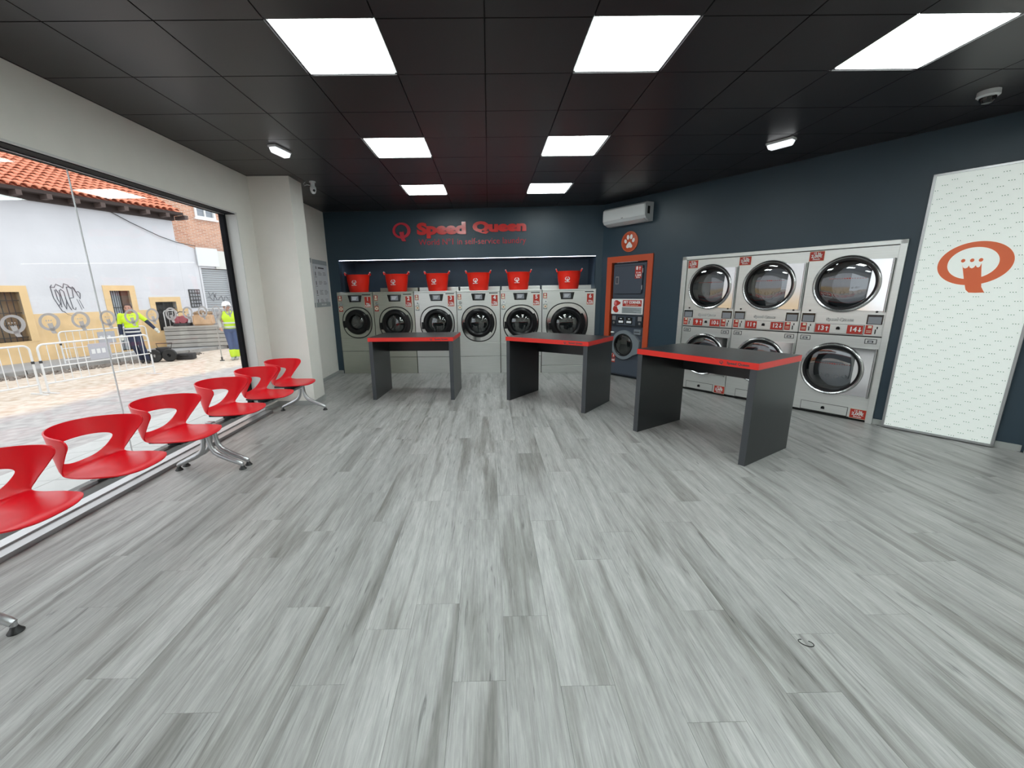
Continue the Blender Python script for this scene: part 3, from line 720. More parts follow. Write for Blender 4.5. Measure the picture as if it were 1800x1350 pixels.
# lower round door with the grey hinge wing
cx, cz, rr = .578, .580, .255
pts = []
for a in range(52, 308, 8): pts.append((cx+rr*math.cos(R(a)), cz+rr*math.sin(R(a))))
pts += [(cx+rr*.80, cz-rr*.66), (.902, cz-.115), (.906, cz+.085), (cx+rr*.95, cz+rr*.66)]
n = len(pts); inner = []
for (x, z) in pts:
    a = math.atan2(z-cz, x-cx); inner.append((cx+.195*math.cos(a), cz+.195*math.sin(a)))
b = MB(); b.ring2(pts, inner, -.030, .02); pd = b.build('door', M['gdoor'], pm)
b = MB(); b.lathe([(.2, -.034), (.185, -.040), (.172, -.030), (.168, .0), (.196, .0)], (cx, 0, cz), 'Y', 48, close=True); b.build('door_ring', M['blk'], pd, smooth=True)
b = MB(); b.lathe([(0, -.036), (.09, -.034), (.15, -.026), (.172, -.018)], (cx, 0, cz), 'Y', 40); b.build('porthole', M['door_glass'], pd, smooth=True)
b = MB(); b.lathe([(.175, .0), (.172, .015), (.12, .016), (.11, .012), (0, .010)], (cx, 0, cz), 'Y', 40); b.build('drum', M['drum_d'], pm, smooth=True)
b = MB(); b.box(.272, .931, .010, .03, .05, .335, .004); b.build('kick_panel', M['navy'], pm)
b = MB(); b.box(.272, .392, .004, .013, .245, .315); b.box(.272, .392, .004, .013, .33, .41); lw = b.build('number_label', M['red_lab'], pm)
text('7', .075, 'number', 'white', lw, (.308, .003, .370), offset=.003)
b = MB(); b.prism([(.357, .395), (.367, .395), (.367, .365), (.380, .365), (.362, .342), (.344, .365), (.357, .365)], .002, .005); b.build('arrow', M['white'], lw)
text('4,00€', .05, 'label_text', 'white', lw, (.332, .003, .282), offset=.0015)

# paw sign and air conditioner -------------------------------------
pw = thing('paw_sign', 'round orange sign with a white paw print on the blue wall', 'sign', on_r(.582, 2.305), a2)
b = MB(); b.lathe([(0, -.016), (.148, -.016), (.163, -.010), (.163, 0), (0, 0)], (0, 0, 0), 'Y', 56); b.build('disc', M['orange'], pw, smooth=True)
b = MB(); b.ring2(ell(0, 0, .163, .163, 56), ell(0, 0, .152, .152, 56), -.018, -.009); b.build('disc_rim', mat('orange_rim', (.62, .13, .05), .4), pw)
b = MB()
for x, z, rx, rz, tl in ((-.078, .012, .024, .034, 20), (-.032, .072, .025, .038, 6), (.032, .075, .025, .038, -6), (.078, .018, .024, .034, -20)):
    b.prism(ell(x, z, rx, rz, 20, R(tl)), -.020, -.015)
b.prism([(-.008, -.004), (.012, -.004), (.034, -.030), (.060, -.062), (.058, -.090), (.036, -.100), (.0, -.092), (-.036, -.100), (-.058, -.090), (-.060, -.062), (-.034, -.030)], -.020, -.015)
b.build('paw_print', M['white'], pw)
ac = thing('air_conditioner', 'white split air conditioner unit high on the blue wall in the corner', 'air conditioner', on_r(.155, 2.575), a2)
b = MB(); pf_ = [(0, .0), (-.085, .0), (-.175, .035), (-.205, .075), (-.208, .19), (-.200, .245), (-.165, .272), (-.02, .278), (0, .278)]
m_ = b.bm; va = [m_.verts.new((0, y, z)) for y, z in pf_]; vb = [m_.verts.new((.835, y, z)) for y, z in pf_]
m_.faces.new(va); m_.faces.new(list(reversed(vb)))
for i in range(len(pf_)): m_.faces.new((va[i], va[(i+1) % len(pf_)], vb[(i+1) % len(pf_)], vb[i]))
b.build('casing', M['white_pl'], ac, smooth=True, angle=25)
b = MB(); b.box(.012, .823, -.214, -.206, .072, .242, .003); b.build('front_panel', mat('ac_front', (.72, .74, .75), .25), ac)
b = MB(); b.poly3([(.03, -.185, .035), (.805, -.185, .035), (.805, -.095, .002), (.03, -.095, .002)], (0, -.006, -.008)); b.build('air_flap', M['white_pl'], ac)
b = MB(); b.box(.829, .8365, -.15, -.09, .10, .21); b.build('side_grille', M['seam'], ac)
b = MB(); b.box(.385, .425, -.2155, -.2135, .082, .090); b.build('maker_mark', M['dk_txt'], ac)

# ------------------------------------------------------------------ dryers
df = thing('dryer_surround_frame', 'brushed steel frame surrounding the bank of stacked dryers', 'frame', on_r(0), a2)
for nm, x0, x1, z0, z1 in (('frame_side', 1.575, 1.644, 0, 1.985), ('frame_side', 3.985, 4.045, 0, 1.985), ('frame_top', 1.575, 4.045, 1.940, 1.985)):
    b = MB(); b.box(x0, x1, -.028, .04, z0, z1, .003); b.build(nm, M['steel'], df)
def dryer(s0, s1, up, dn, look, lab_bottom, first):
    W = s1-s0; t = thing('stacked_dryer', look, 'tumble dryer', on_r(s0), a2, 'stacked double tumble dryers in the steel frame')
    g = .003; x0 = g; x1 = W-g; cx = W*.497
    b = MB(); b.box(x0, x1, .06, .70, .03, 1.935); b.build('cabinet', M['steel_d'], t)
    b = MB(); b.box(x0+.01, x1-.01, .03, .5, 0.0, .03); b.build('base', M['seam'], t)
    for nm, z0, z1, cz, hz0, hz1, R_ in (('upper_panel', .980, 1.932, 1.545, 1.255, 1.800, .312), ('lower_panel', .030, .966, .572, .290, .838, .308)):
        N = 64; angs = sorted(set([2*PI*k/N for k in range(N)] + [math.atan2(z-cz, x-cx) % (2*PI) for x in (x0, x1) for z in (z0, z1)]))
        def rp(a):
            c = math.cos(a); s_ = math.sin(a)
            k = min(((x1-cx) if c > 0 else (cx-x0))/max(abs(c), 1e-6), ((z1-cz) if s_ > 0 else (cz-z0))/max(abs(s_), 1e-6)); return (cx+k*c, cz+k*s_)
        ri = .262
        b = MB(); b.ring2([rp(a) for a in angs], [(cx+ri*math.cos(a), cz+ri*math.sin(a)) for a in angs], 0.0, .05); b.build(nm, M['steel'], t)
        dr = thing('door', None, None, (0, 0, 0)); dr.parent = t
        # door plate: disc that runs right into a straight hinge wing
        pts = [(cx+R_*math.cos(R(a)), cz+R_*math.sin(R(a))) for a in range(62, 299, 6)]
        zt = hz1; zb = hz0; wx = W-.028
        pts += [(cx+R_*.62, zb+.0), (wx, zb), (wx, zt), (cx+R_*.62, zt+.004)]
        inner = [(cx+.262*math.cos(math.atan2(z-cz, x-cx)), cz+.262*math.sin(math.atan2(z-cz, x-cx))) for x, z in pts]
        b = MB(); b.ring2(pts, inner, -.022, -.001); b.build('door_plate', M['steel_hi'], dr)
        b = MB(); b.lathe([(R_+.004, -.020), (R_-.002, -.032), (R_-.014, -.038), (R_-.027, -.032), (R_-.031, -.012), (R_-.015, -.010)], (cx, 0, cz), 'Y', 72, close=True); b.build('door_ring', M['chrome'], dr, smooth=True)
        b = MB(); b.lathe([(R_-.028, -.028), (R_-.050, -.026), (R_-.064, .0), (R_-.064, .05), (R_-.028, .05)], (cx, 0, cz), 'Y', 72, close=True); b.build('door_seal', M['blk'], dr, smooth=True)
        b = MB(); b.lathe([(0, -.028), (.12, -.0265), (.20, -.022), (R_-.060, -.012)], (cx, 0, cz), 'Y', 56); b.build('door_glass', M['dry_glass'], dr, smooth=True)
        b = MB(); b.cyl((W-.020, -.020, zb-.01), (W-.020, -.020, zt+.005), .011, seg=12); b.build('hinge_rod', M['chrome'], dr, smooth=True)
        # drum: back plate with vent holes, recessed behind the glass
        b = MB(); b.lathe([(.262, .0), (.285, .055), (.285, .058), (.262, .0585), (0, .0588)], (cx, 0, cz), 'Y', 48); b.build('drum', M['drum'], t, smooth=True)
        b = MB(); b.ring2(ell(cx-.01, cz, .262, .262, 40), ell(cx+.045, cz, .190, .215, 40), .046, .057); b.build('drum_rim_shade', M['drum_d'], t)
        b = MB()
        for k in range(4): b.ring2(ell(cx-.12+.08*k, cz-.085-.012*math.sin(k), .022, .022, 16), ell(cx-.12+.08*k, cz-.085-.012*math.sin(k), .016, .016, 16), .048, .058)
        b.build('drum_holes', M['grey_pr'], t)
        b = MB()
        for k in range(15): b.box(cx-.158+k*.023, cx-.142+k*.023, -.0280+abs(k-7)*.0008, -.0262+abs(k-7)*.0008, cz+.058, cz+.069)
        b.build('warning_strip', M['red_lab'], dr)
    # dividing strips
    b = MB(); b.box(x0, x1, .012, .05, .966, .980); b.build('middle_gap', M['seam'], t)
    # printed red row inside the glass
    # controls either side
    for xx in (.012, W-.160):
        b = MB(); b.box(xx-.002, xx+.150, -.005, .001, .992, 1.222, .002); cb = b.build('control_box', M['steel'], t)
        b = MB(); b.box(xx+.006, xx+.142, -.010, -.004, 1.108, 1.214, .002); ds = b.build('display', M['blk_gl'], cb)
        b = MB(); b.box(xx+.018, xx+.132, -.012, -.009, 1.114, 1.190, .001); b.build('screen', M['lcd'], ds)
        b = MB(); b.box(xx+.006, xx+.068, -.008, -.004, .998, 1.098); ps = b.build('price_sticker', M['red_lab'], cb)
        b = MB(); b.box(xx+.028, xx+.060, -.010, -.007, 1.066, 1.092); b.box(xx+.018, xx+.060, -.010, -.007, 1.018, 1.024); b.box(xx+.018, xx+.060, -.010, -.007, 1.034, 1.040); b.build('sticker_print', M['cream'], ps)
        b = MB(); b.box(xx+.090, xx+.100, -.009, -.004, 1.005, 1.055); b.box(xx+.102, xx+.112, -.009, -.004, 1.060, 1.085); b.build('coin_slot', M['seam'], cb)
        b = MB(); b.cyl((xx+.078, -.009, 1.245), (xx+.078, .001, 1.245), .011, seg=14); b.build('lock', M['blk'], t)
        # small framed pictogram below
        b = MB(); b.ring2(rrect(xx+.02, xx+.125, .893, .948, .003, 1), rrect(xx+.026, xx+.119, .899, .942, .002, 1), -.003, .001)
        b.box(xx+.045, xx+.095, -.003, .001, .905, .930); b.build('pictogram', M['dk_txt'], t)
        b = MB(); b.box(xx+.055, xx+.085, -.004, -.002, .910, .922); b.build('pictogram_core', M['white_pl'], t)
    # drawer strip with numbers
    b = MB(); b.box(.168, W-.168, -.006, .001, .990, 1.094, .002); sp_ = b.build('lint_drawer', M['steel'], t)
    b = MB(); b.ring2(rrect(.164, W-.164, .986, 1.098, .003, 1), rrect(.168, W-.168, .990, 1.094, .003, 1), -.001, .001); b.build('drawer_gap', M['seam'], t)
    for nx, tx, upw in ((.172, up, True), (W-.172-.143, dn, False)):
        b = MB(); b.box(nx, nx+.143, -.0085, -.005, .994, 1.090); nl = b.build('number_label', M['red_lab'], sp_)
        text(tx, .074, 'number', 'white', nl, (nx+.055, -.010, 1.043), offset=.002, sx=.95)
        ax = nx+.115; zc = 1.043
        pp = [(ax-.005, zc-.028), (ax+.005, zc-.028), (ax+.005, zc+.004), (ax+.018, zc+.004), (ax, zc+.028), (ax-.018, zc+.004), (ax-.005, zc+.004)]
        if not upw: pp = [(x, 2*zc-z) for x, z in pp]
        b = MB(); b.prism(pp, -.0105, -.008); b.build('arrow', M['white'], nl)
    kx = W*.497
    b = MB(); b.prism(ell(kx, 1.052, .017, .017, 16), -.018, -.005); b.box(kx-.017, kx+.017, -.018, -.005, 1.034, 1.052); b.build('knob', M['blk'], sp_)
    text('Speed Queen', .044, 'brand_lettering', 'seam', t, (kx, -.0012, 1.149), ext=.0012, offset=.0032, sx=1.05)
    text('Speed Queen', .044, 'brand_lettering', 'white', t, (kx, -.003, 1.150), ext=.0012, offset=.0006, sx=1.05)
    # kick drawer
    b = MB(); b.box(.150, W-.178, -.004, .001, .036, .136, .002); kd = b.build('kick_drawer', M['steel'], t)
    b = MB(); b.ring2(rrect(.145, W-.173, .031, .141, .003, 1), rrect(.150, W-.178, .036, .136, .003, 1), -.001, .001); b.build('kick_gap', M['seam'], t)
    b = MB(); b.prism(ell(W*.48, .090, .017, .017, 16), -.016, -.003); b.box(W*.48-.017, W*.48+.017, -.016, -.003, .072, .090); b.build('knob', M['blk'], kd)
    for (lx, lz) in ((-.002 if not first else .012, 1.820), (W-.150, .030)):
        if lz < 1 and not lab_bottom: continue
        b = MB(); b.box(lx+.002, lx+.146, -.004, .001, lz, lz+.105); pl = b.build('price_label', M['red_lab'], t)
        b = MB(); b.box(lx-.003, lx+.151, -.002, .001, lz-.005, lz+.110); b.build('label_border', M['cream'], pl)
        text('15 kg', .034, 'label_text', 'white', pl, (lx+.074, -.006, lz+.085), offset=.0008)
        text('2,00€', .046, 'label_text', 'white', pl, (lx+.074, -.006, lz+.052), offset=.0015)
        text('Secado', .026, 'label_text', 'white', pl, (lx+.074, -.006, lz+.020), offset=.0005)
    return t
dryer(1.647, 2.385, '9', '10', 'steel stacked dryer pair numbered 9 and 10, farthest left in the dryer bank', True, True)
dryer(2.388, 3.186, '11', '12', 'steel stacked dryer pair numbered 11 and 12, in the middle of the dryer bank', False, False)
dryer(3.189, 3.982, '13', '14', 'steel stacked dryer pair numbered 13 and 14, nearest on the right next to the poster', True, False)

# ------------------------------------------------------------------ tall poster board
ps = thing('poster_board', 'tall white dotted board with a large orange round crown emblem on the right wall', 'sign board', on_r(4.140, 0.012), a2)
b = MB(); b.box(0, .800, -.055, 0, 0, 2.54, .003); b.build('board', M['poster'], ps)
for x0, x1, z0, z1 in ((-.006, .016, 0, 2.545), (.786, .808, 0, 2.545), (-.006, .808, 2.526, 2.546), (-.006, .808, -.004, .020)):
    b = MB(); b.box(x0, x1, -.064, .0, z0, z1, .002); b.build('frame_bar', M['alu_sat'], ps)
b = MB(); q_logo(b, .397, 1.700, .480, -.0575, -.054, 72); b.build('emblem', M['orange_logo'], ps)
b = MB()
cnt = 0
rws = 62
for r_ in range(rws):
    z = .035 + r_*(2.48/rws)
    for c in range(-1, 6):
        x = .035 + c*.158 + ((r_*.0585) % .158)
        for k in range(3):
            xx = x+k*.0165
            if not (.02 < xx < .780): continue
            if abs(xx-.395) < .26 and 1.43 < z < 1.925 and ((xx-.395)/.26)**2+((z-1.70)/.24)**2 < 1.0: continue
            bmesh.ops.create_circle(b.bm, cap_ends=True, segments=6, radius=.0042, matrix=Matrix.Translation((xx, -.0556, z)) @ Matrix.Rotation(PI/2, 4, 'X'))
o = b.build('printed_dots', M['dot'], ps); o['kind'] = 'stuff'

# ------------------------------------------------------------------ folding tables
def table(fl, ang, wd, dp, label, hgt=.912):
    t = thing('folding_table', label, 'table', (fl[0], fl[1], 0), ang, 'charcoal folding tables with red edges')
    th = .056
    b = MB(); b.box(-.006, wd+.006, -.006, dp+.006, hgt-th, hgt-.001, .001); tp = b.build('edge_band', M['red_edge'], t)
    b = MB(); b.box(-.004, wd+.004, -.004, dp+.004, hgt-.003, hgt, .0005); b.build('table_top', M['laminate'], t)
    for x in (.004, wd-.056-.004):
        b = MB(); b.box(x, x+.056, 0.0, dp, 0, hgt-th, .001); lg = b.build('leg_panel', M['laminate'], t)
        b = MB(); b.box(x+.0005, x+.0555, -.0018, 0.0, .001, hgt-th-.001); b.build('leg_edge', M['lam_edge'], lg)
    b = MB(); b.box(.060, wd-.060, dp-.04, dp-.02, hgt-.056-.235, hgt-th); b.build('apron', M['laminate'], t)
    b = MB(); q_logo(b, 0, 0, .034, -.0005, .0005, 20); q = b.build('printed_emblem', M['dk_txt'], tp); q.location = (wd*.745, -.0068, hgt-th/2)
    text('Speed Queen', .031, 'printed_lettering', 'dk_txt', tp, (wd*.865, -.0068, hgt-th/2), ext=.0004, offset=.0009, sx=1.12)
    return t
table((-.530, 3.262), R(-3.9), 1.215, .77, 'left charcoal folding table with red edge, in front of washers 2 and 3')
table((1.432, 3.130), R(-38.4), 1.235, .775, 'middle charcoal folding table with red edge, in front of washers 5 and 6')
table((2.770, 1.675), R(-57.8), 1.200, .775, 'right charcoal folding table with red edge, nearest to the dryers')
# ------------------------------------------------------------------ beam seating
def catmull(P, t):
    n = len(P)-1; x = max(0, min(n-1e-6, t*n)); i = int(x); f = x-i
    p0 = P[max(i-1, 0)]; p1 = P[i]; p2 = P[i+1]; p3 = P[min(i+2, n)]
    return [0.5*((2*b)+(-a+c)*f+(2*a-5*b+4*c-d)*f*f+(-a+3*b-3*c+d)*f**3) for a, b, c, d in zip(p0, p1, p2, p3)]
# (forward, height) at the centre line ; (forward, half width, height) at the side edge ; parameter 0 front .. 1 top
PC = [(.245, .438), (.20, .452), (.10, .447), (.0, .440), (-.10, .438), (-.175, .450), (-.215, .500), (-.238, .560), (-.258, .620), (-.275, .680), (-.287, .735)]
PS = [(.205, .195, .444), (.175, .215, .450), (.07, .225, .450), (.0, .225, .450), (-.07, .220, .452), (-.120, .218, .468), (-.095, .232, .520), (-.060, .248, .570), (-.025, .262, .618), (.008, .272, .665), (.015, .276, .712)]
def shell_pt(u, v):
    c = catmull(PC, v); s = catmull(PS, v)
    w = min(1, max(0, (v-.42)/.16)); w = w*w*(3-2*w)
    au = abs(u); lin = au**2.6; cir = 1-math.sqrt(max(0, 1-min(1, au)**2)) if au < 1 else 1
    cir = 1-math.cos(au*PI/2)
    k = lin*(1-w)+cir*w
    f = c[0]+(s[0]-c[0])*k; z = c[1]+(s[2]-c[1])*(au**2.2*(1-w)+k*w)
    l = s[1]*(u*(1-w)+math.sin(u*PI/2)*w)
    return Vector((f, l, z))
def make_shell():
    bm = bmesh.new(); NA = 160; NR = 26
    def outer(a):
        # rounded rectangle in (u, v) space; v scaled to [-1, 1]
        c = math.cos(a); s = math.sin(a); p = 5.0 if s < 0 else 14.0
        r = (abs(c)**p+abs(s)**p)**(-1/p); return (r*c, .5+.5*r*s)
    def hole(a):
        c = math.cos(a); s = math.sin(a); p = 2.6
        r = (abs(c)**p+abs(s)**p)**(-1/p)
        v = .690+.118*r*s; half = .56+.14*(v-.69)/.118
        return (half*r*c, v)
    rings = []
    for j in range(NR+1):
        t = j/NR; ring = []
        for i in range(NA):
            a = 2*PI*i/NA
            ho = hole(a); ou = outer(a)
            # ray from the hole centre to the outer rectangle
            u = ho[0]*(1-t)+ou[0]*t; v = ho[1]*(1-t)+ou[1]*t
            ring.append(bm.verts.new(shell_pt(u, v)))
        rings.append(ring)
    for j in range(NR):
        for i in range(NA):
            k = (i+1) % NA; bm.faces.new((rings[j][i], rings[j][k], rings[j+1][k], rings[j+1][i]))
    bmesh.ops.recalc_face_normals(bm, faces=bm.faces)
    for _ in range(2): bmesh.ops.smooth_vert(bm, verts=[v for v in bm.verts if not v.is_boundary], factor=.4, use_axis_x=True, use_axis_y=True, use_axis_z=True)
    for f in bm.faces: f.smooth = True
    me = bpy.data.meshes.new('seat_shell'); bm.to_mesh(me); bm.free()
    o = bpy.data.objects.new('seat_shell', me); C.objects.link(o)
    md = o.modifiers.new('thick', 'SOLIDIFY'); md.thickness = .009; md.offset = 0
    bv = o.modifiers.new('round', 'BEVEL'); bv.width = .003; bv.segments = 2; bv.limit_method = 'ANGLE'; bv.angle_limit = R(50)
    dg = bpy.context.evaluated_depsgraph_get(); me2 = bpy.data.meshes.new_from_object(o.evaluated_get(dg))
    bpy.data.objects.remove(o)
    me2.materials.clear(); me2.materials.append(M['red_seat'])
    return me2
SHELL = make_shell()
XBEAM = -1.325
def bench(yc, label):
    t = thing('beam_bench', label, 'bench', (XBEAM, yc, 0), 0, 'red three-seat beam benches by the window')
    b = MB(); b.box(-.030, .030, -.945, .945, .325, .372, .008); b.build('beam', M['alu_sat'], t)
    for i in (-1, 0, 1):
        o = bpy.data.objects.new('seat_shell', SHELL); C.objects.link(o); o.parent = t; o.location = (.045, i*.615, 0)
        b = MB(); b.box(-.13, .16, i*.615-.13, i*.615+.13, .408, .430, .008); b.box(-.05, .06, i*.615-.05, i*.615+.05, .368, .412, .006)
        b.build('seat_bracket', M['blk'], t, smooth=True)
    for sy in (-1, 1):
        y = sy*.925
        b = MB(); b.box(-.030, .030, y-.022, y+.022, .30, .42, .006); b.box(-.060, .060, y-.020, y+.020, .372, .408, .006); b.build('bracket', M['alu'], t)
        for sx in (-1, 1):
            pts = [(sx*.018, y, .385), (sx*.020, y, .33), (sx*.026, y, .26), (sx*.038, y, .205), (sx*.062, y, .165), (sx*.10, y, .138), (sx*.16, y, .108), (sx*.22, y, .080), (sx*.268, y, .058), (sx*.284, y, .046)]
            rr = [.022, .021, .020, .021, .024, .025, .0235, .0215, .020, .018]
            b = MB(); b.tube(pts, rr, 12); b.cyl((sx*.284, y, .030), (sx*.284, y, .056), .0135, seg=14)
            lg = b.build('leg', M['alu'], t, smooth=True)
            b = MB(); b.lathe([(0, 0), (.030, 0), (.031, .004), (.020, .018), (.013, .034), (0, .034)], (sx*.284, y, 0), 'Z', 24); b.build('foot', M['foot'], lg, smooth=True)
    return t
bench(1.838, 'far red three-seat beam bench, ending beside the white pillar')
bench(-.105, 'near red three-seat beam bench, cut by the left edge of the photo')

# ------------------------------------------------------------------ small ceiling things
def em_light(x, y, ang, label):
    t = thing('emergency_light', label, 'emergency light', (x, y, ZC), ang, 'small emergency lights on the ceiling')
    b = MB(); b.box(-.125, .125, -.045, .045, -.022, 0, .004); b.build('base', M['white_pl'], t)
    b = MB()
    for z, k in ((-.022, 1.0), (-.060, .86)): pass
    r = bmesh.ops.create_cube(b.bm, size=1)
    for v in r['verts']:
        k = 1.0 if v.co.z > 0 else .84
        v.co = Vector((v.co.x*.238*(k*.98+.02), v.co.y*.082*k, -.022 if v.co.z > 0 else -.066))
    bmesh.ops.bevel(b.bm, geom=list(b.bm.edges), offset=.006, segments=2, affect='EDGES')
    b.build('diffuser', M['em_on'], t, smooth=True)
em_light(-.905, 2.04, R(78), 'small white emergency light on the ceiling near the window wall')
em_light(4.20, 1.98, R(-57), 'small white emergency light on the ceiling above the dryers')
def dome(x, y, label, rot=0, big=1.0):
    t = thing('dome_camera', label, 'security camera', (x, y, ZC), rot, 'security cameras on the ceiling')
    b = MB(); b.lathe([(0, 0), (.056*big, 0), (.058*big, -.03*big), (.048*big, -.040*big), (0, -.040*big)], (0, 0, 0), 'Z', 32); b.build('housing', M['white_pl'], t, smooth=True)
    b = MB(); b.lathe([(.042*big, -.036*big), (.041*big, -.055*big), (.028*big, -.075*big), (0, -.083*big)], (0, 0, 0), 'Z', 28); b.build('dome', M['blk_gl'] if big > 1 else M['white_pl'], t, smooth=True)
    b = MB(); b.cyl((.0, -.046*big, -.052*big), (.0, -.018, -.050*big), .013*big, seg=16); b.build('lens', M['blk_gl'], t)
    return t
dome(5.10, .93, 'white dome security camera on the ceiling at upper right', 0, 1.15)
t = thing('bullet_camera', 'small white bullet camera hanging from the ceiling beside the white pillar', 'security camera', (-1.105, 3.33, ZC), R(20), 'security cameras on the ceiling')
b = MB(); b.cyl((0, 0, -.015), (0, 0, 0), .040, seg=24); b.cyl((0, 0, -.075), (0, 0, -.01), .026, seg=20); b.build('mount', M['white_pl'], t, smooth=True)
b = MB(); b.lathe([(0, -.155), (.018, -.150), (.030, -.135), (.038, -.11), (.038, -.075), (.030, -.062), (0, -.060)], (0, 0, 0), 'Z', 24); b.build('camera_body', M['white_pl'], t, smooth=True)
b = MB(); b.cyl((.012, -.036, -.118), (.008, -.020, -.112), .016, seg=16); b.build('lens', M['blk_gl'], t)
b = MB(); b.tube([(-.03, 0, -.05), (-.07, .0, -.045), (-.10, .0, -.06), (-.11, 0, -.035), (-.085, 0, -.01)], .003, 6); b.build('cable', M['white_pl'], t)
# hair tie on the floor
b = MB(); b.tube([(.006+.028*math.cos(R(a))*(1+.10*math.sin(R(a))), .017*math.sin(R(a)), .0022+.0006*math.sin(R(a*2))) for a in range(120, 440, 10)]+[(.008, .036, .0024)][:0], .0017, 6)
o = b.build('hair_tie', M['foot'], None, smooth=True, loc=(2.552, -1.196, 0.0), rotz=R(-28)); tag(o, 'thin dark open elastic loop lying on the grey plank floor', 'hair tie')

# ------------------------------------------------------------------ street outside
GZ = -.35
X = {}
X['stucco'] = mat('white_stucco', (0.66, 0.66, 0.69), 0.85, bump=.4, bscale=9, var=.07, vscale=.9)
X['ochre'] = mat('ochre_paint', (0.74, 0.52, 0.28), 0.85, bump=.3, bscale=12, var=.16, vscale=2.2)
X['ochre_f'] = mat('ochre_surround', (0.76, 0.54, 0.29), 0.85, var=.06, vscale=3)
X['tile'] = mat('terracotta_tile', (0.66, 0.25, 0.15), 0.85, var=.15, vscale=2.5)
X['woodd'] = mat('dark_eave_wood', (0.045, 0.03, 0.026), 0.8)
X['woodm'] = mat('rafter_end_wood', (0.10, 0.07, 0.062), 0.8)
X['iron'] = mat('wrought_iron', (0.035, 0.033, 0.033), 0.6)
X['shutter_w'] = mat('roller_blind_brown', (0.22, 0.15, 0.09), 0.7, var=.2, vscale=4)
X['asphalt'] = mat('street_concrete', (0.40, 0.385, 0.385), 0.9, bump=.5, bscale=18, var=.10, vscale=1.2)
X['galv'] = mat('white_barrier_paint', (0.70, 0.70, 0.70), 0.4)
X['plate'] = mat('barrier_plate', (0.42, 0.42, 0.46), 0.5)
X['skip'] = mat('weathered_metal_panel', (0.37, 0.35, 0.325), 0.6, var=.16, vscale=3)
X['hiviz'] = mat('hi_vis_yellow', (0.55, 0.78, 0.02), 0.7)
X['navyc'] = mat('navy_workwear', (0.022, 0.030, 0.065), 0.85)
X['bluec'] = mat('blue_workwear', (0.055, 0.085, 0.19), 0.85)
X['refl'] = mat('reflective_tape', (0.55, 0.56, 0.56), 0.35)
X['skin'] = mat('skin', (0.42, 0.22, 0.16), 0.6)
X['hair'] = mat('dark_hair', (0.045, 0.022, 0.018), 0.8)
X['boot'] = mat('dark_boot', (0.02, 0.02, 0.022), 0.7)
X['bootl'] = mat('pale_boot', (0.35, 0.36, 0.33), 0.7)
X['glove'] = mat('pale_glove', (0.55, 0.56, 0.52), 0.8)
X['helmet'] = mat('white_helmet', (0.80, 0.80, 0.80), 0.3)
X['dirt'] = mat('dug_earth', (0.30, 0.20, 0.12), 0.95, bump=.6, bscale=14, var=.25, vscale=5)
X['pinkb'] = mat('pink_brick_stack', (0.50, 0.24, 0.21), 0.8, var=.1)
X['redm'] = mat('red_machine', (0.33, 0.07, 0.09), 0.5)
X['dk'] = mat('dark_rubber_cart', (0.035, 0.032, 0.034), 0.7)
X['wooddoor'] = mat('brown_door_wood', (0.13, 0.075, 0.055), 0.7)
X['curtain'] = mat('pale_curtain', (0.55, 0.60, 0.66), 0.7)
X['roll'] = mat('grey_roller_shutter', (0.36, 0.38, 0.40), 0.55)
X['graf'] = mat('graffiti_line', (0.10, 0.10, 0.12), 0.8)
X['pave'] = mat('pale_pavement_tile', (0.50, 0.50, 0.50), 0.8, var=.06)
def brick_mat():
    m = bpy.data.materials.new('red_brickwork'); m.use_nodes = True; n = m.node_tree; p = n.nodes['Principled BSDF']
    t = n.nodes.new('ShaderNodeTexCoord'); sp = n.nodes.new('ShaderNodeSeparateXYZ'); cb = n.nodes.new('ShaderNodeCombineXYZ'); bt = n.nodes.new('ShaderNodeTexBrick')
    n.links.new(t.outputs['Object'], sp.inputs[0]); n.links.new(sp.outputs['X'], cb.inputs[0]); n.links.new(sp.outputs['Z'], cb.inputs[1]); n.links.new(cb.outputs[0], bt.inputs['Vector'])
    bt.inputs['Scale'].default_value = 1.0; bt.inputs['Brick Width'].default_value = .25; bt.inputs['Row Height'].default_value = .062; bt.inputs['Mortar Size'].default_value = .011
    bt.inputs['Color1'].default_value = (.46, .20, .115, 1); bt.inputs['Color2'].default_value = (.62, .30, .18, 1); bt.inputs['Mortar'].default_value = (.62, .50, .42, 1)
    n.links.new(bt.outputs['Color'], p.inputs['Base Color']); p.inputs['Roughness'].default_value = .9
    return m
X['brick'] = brick_mat()

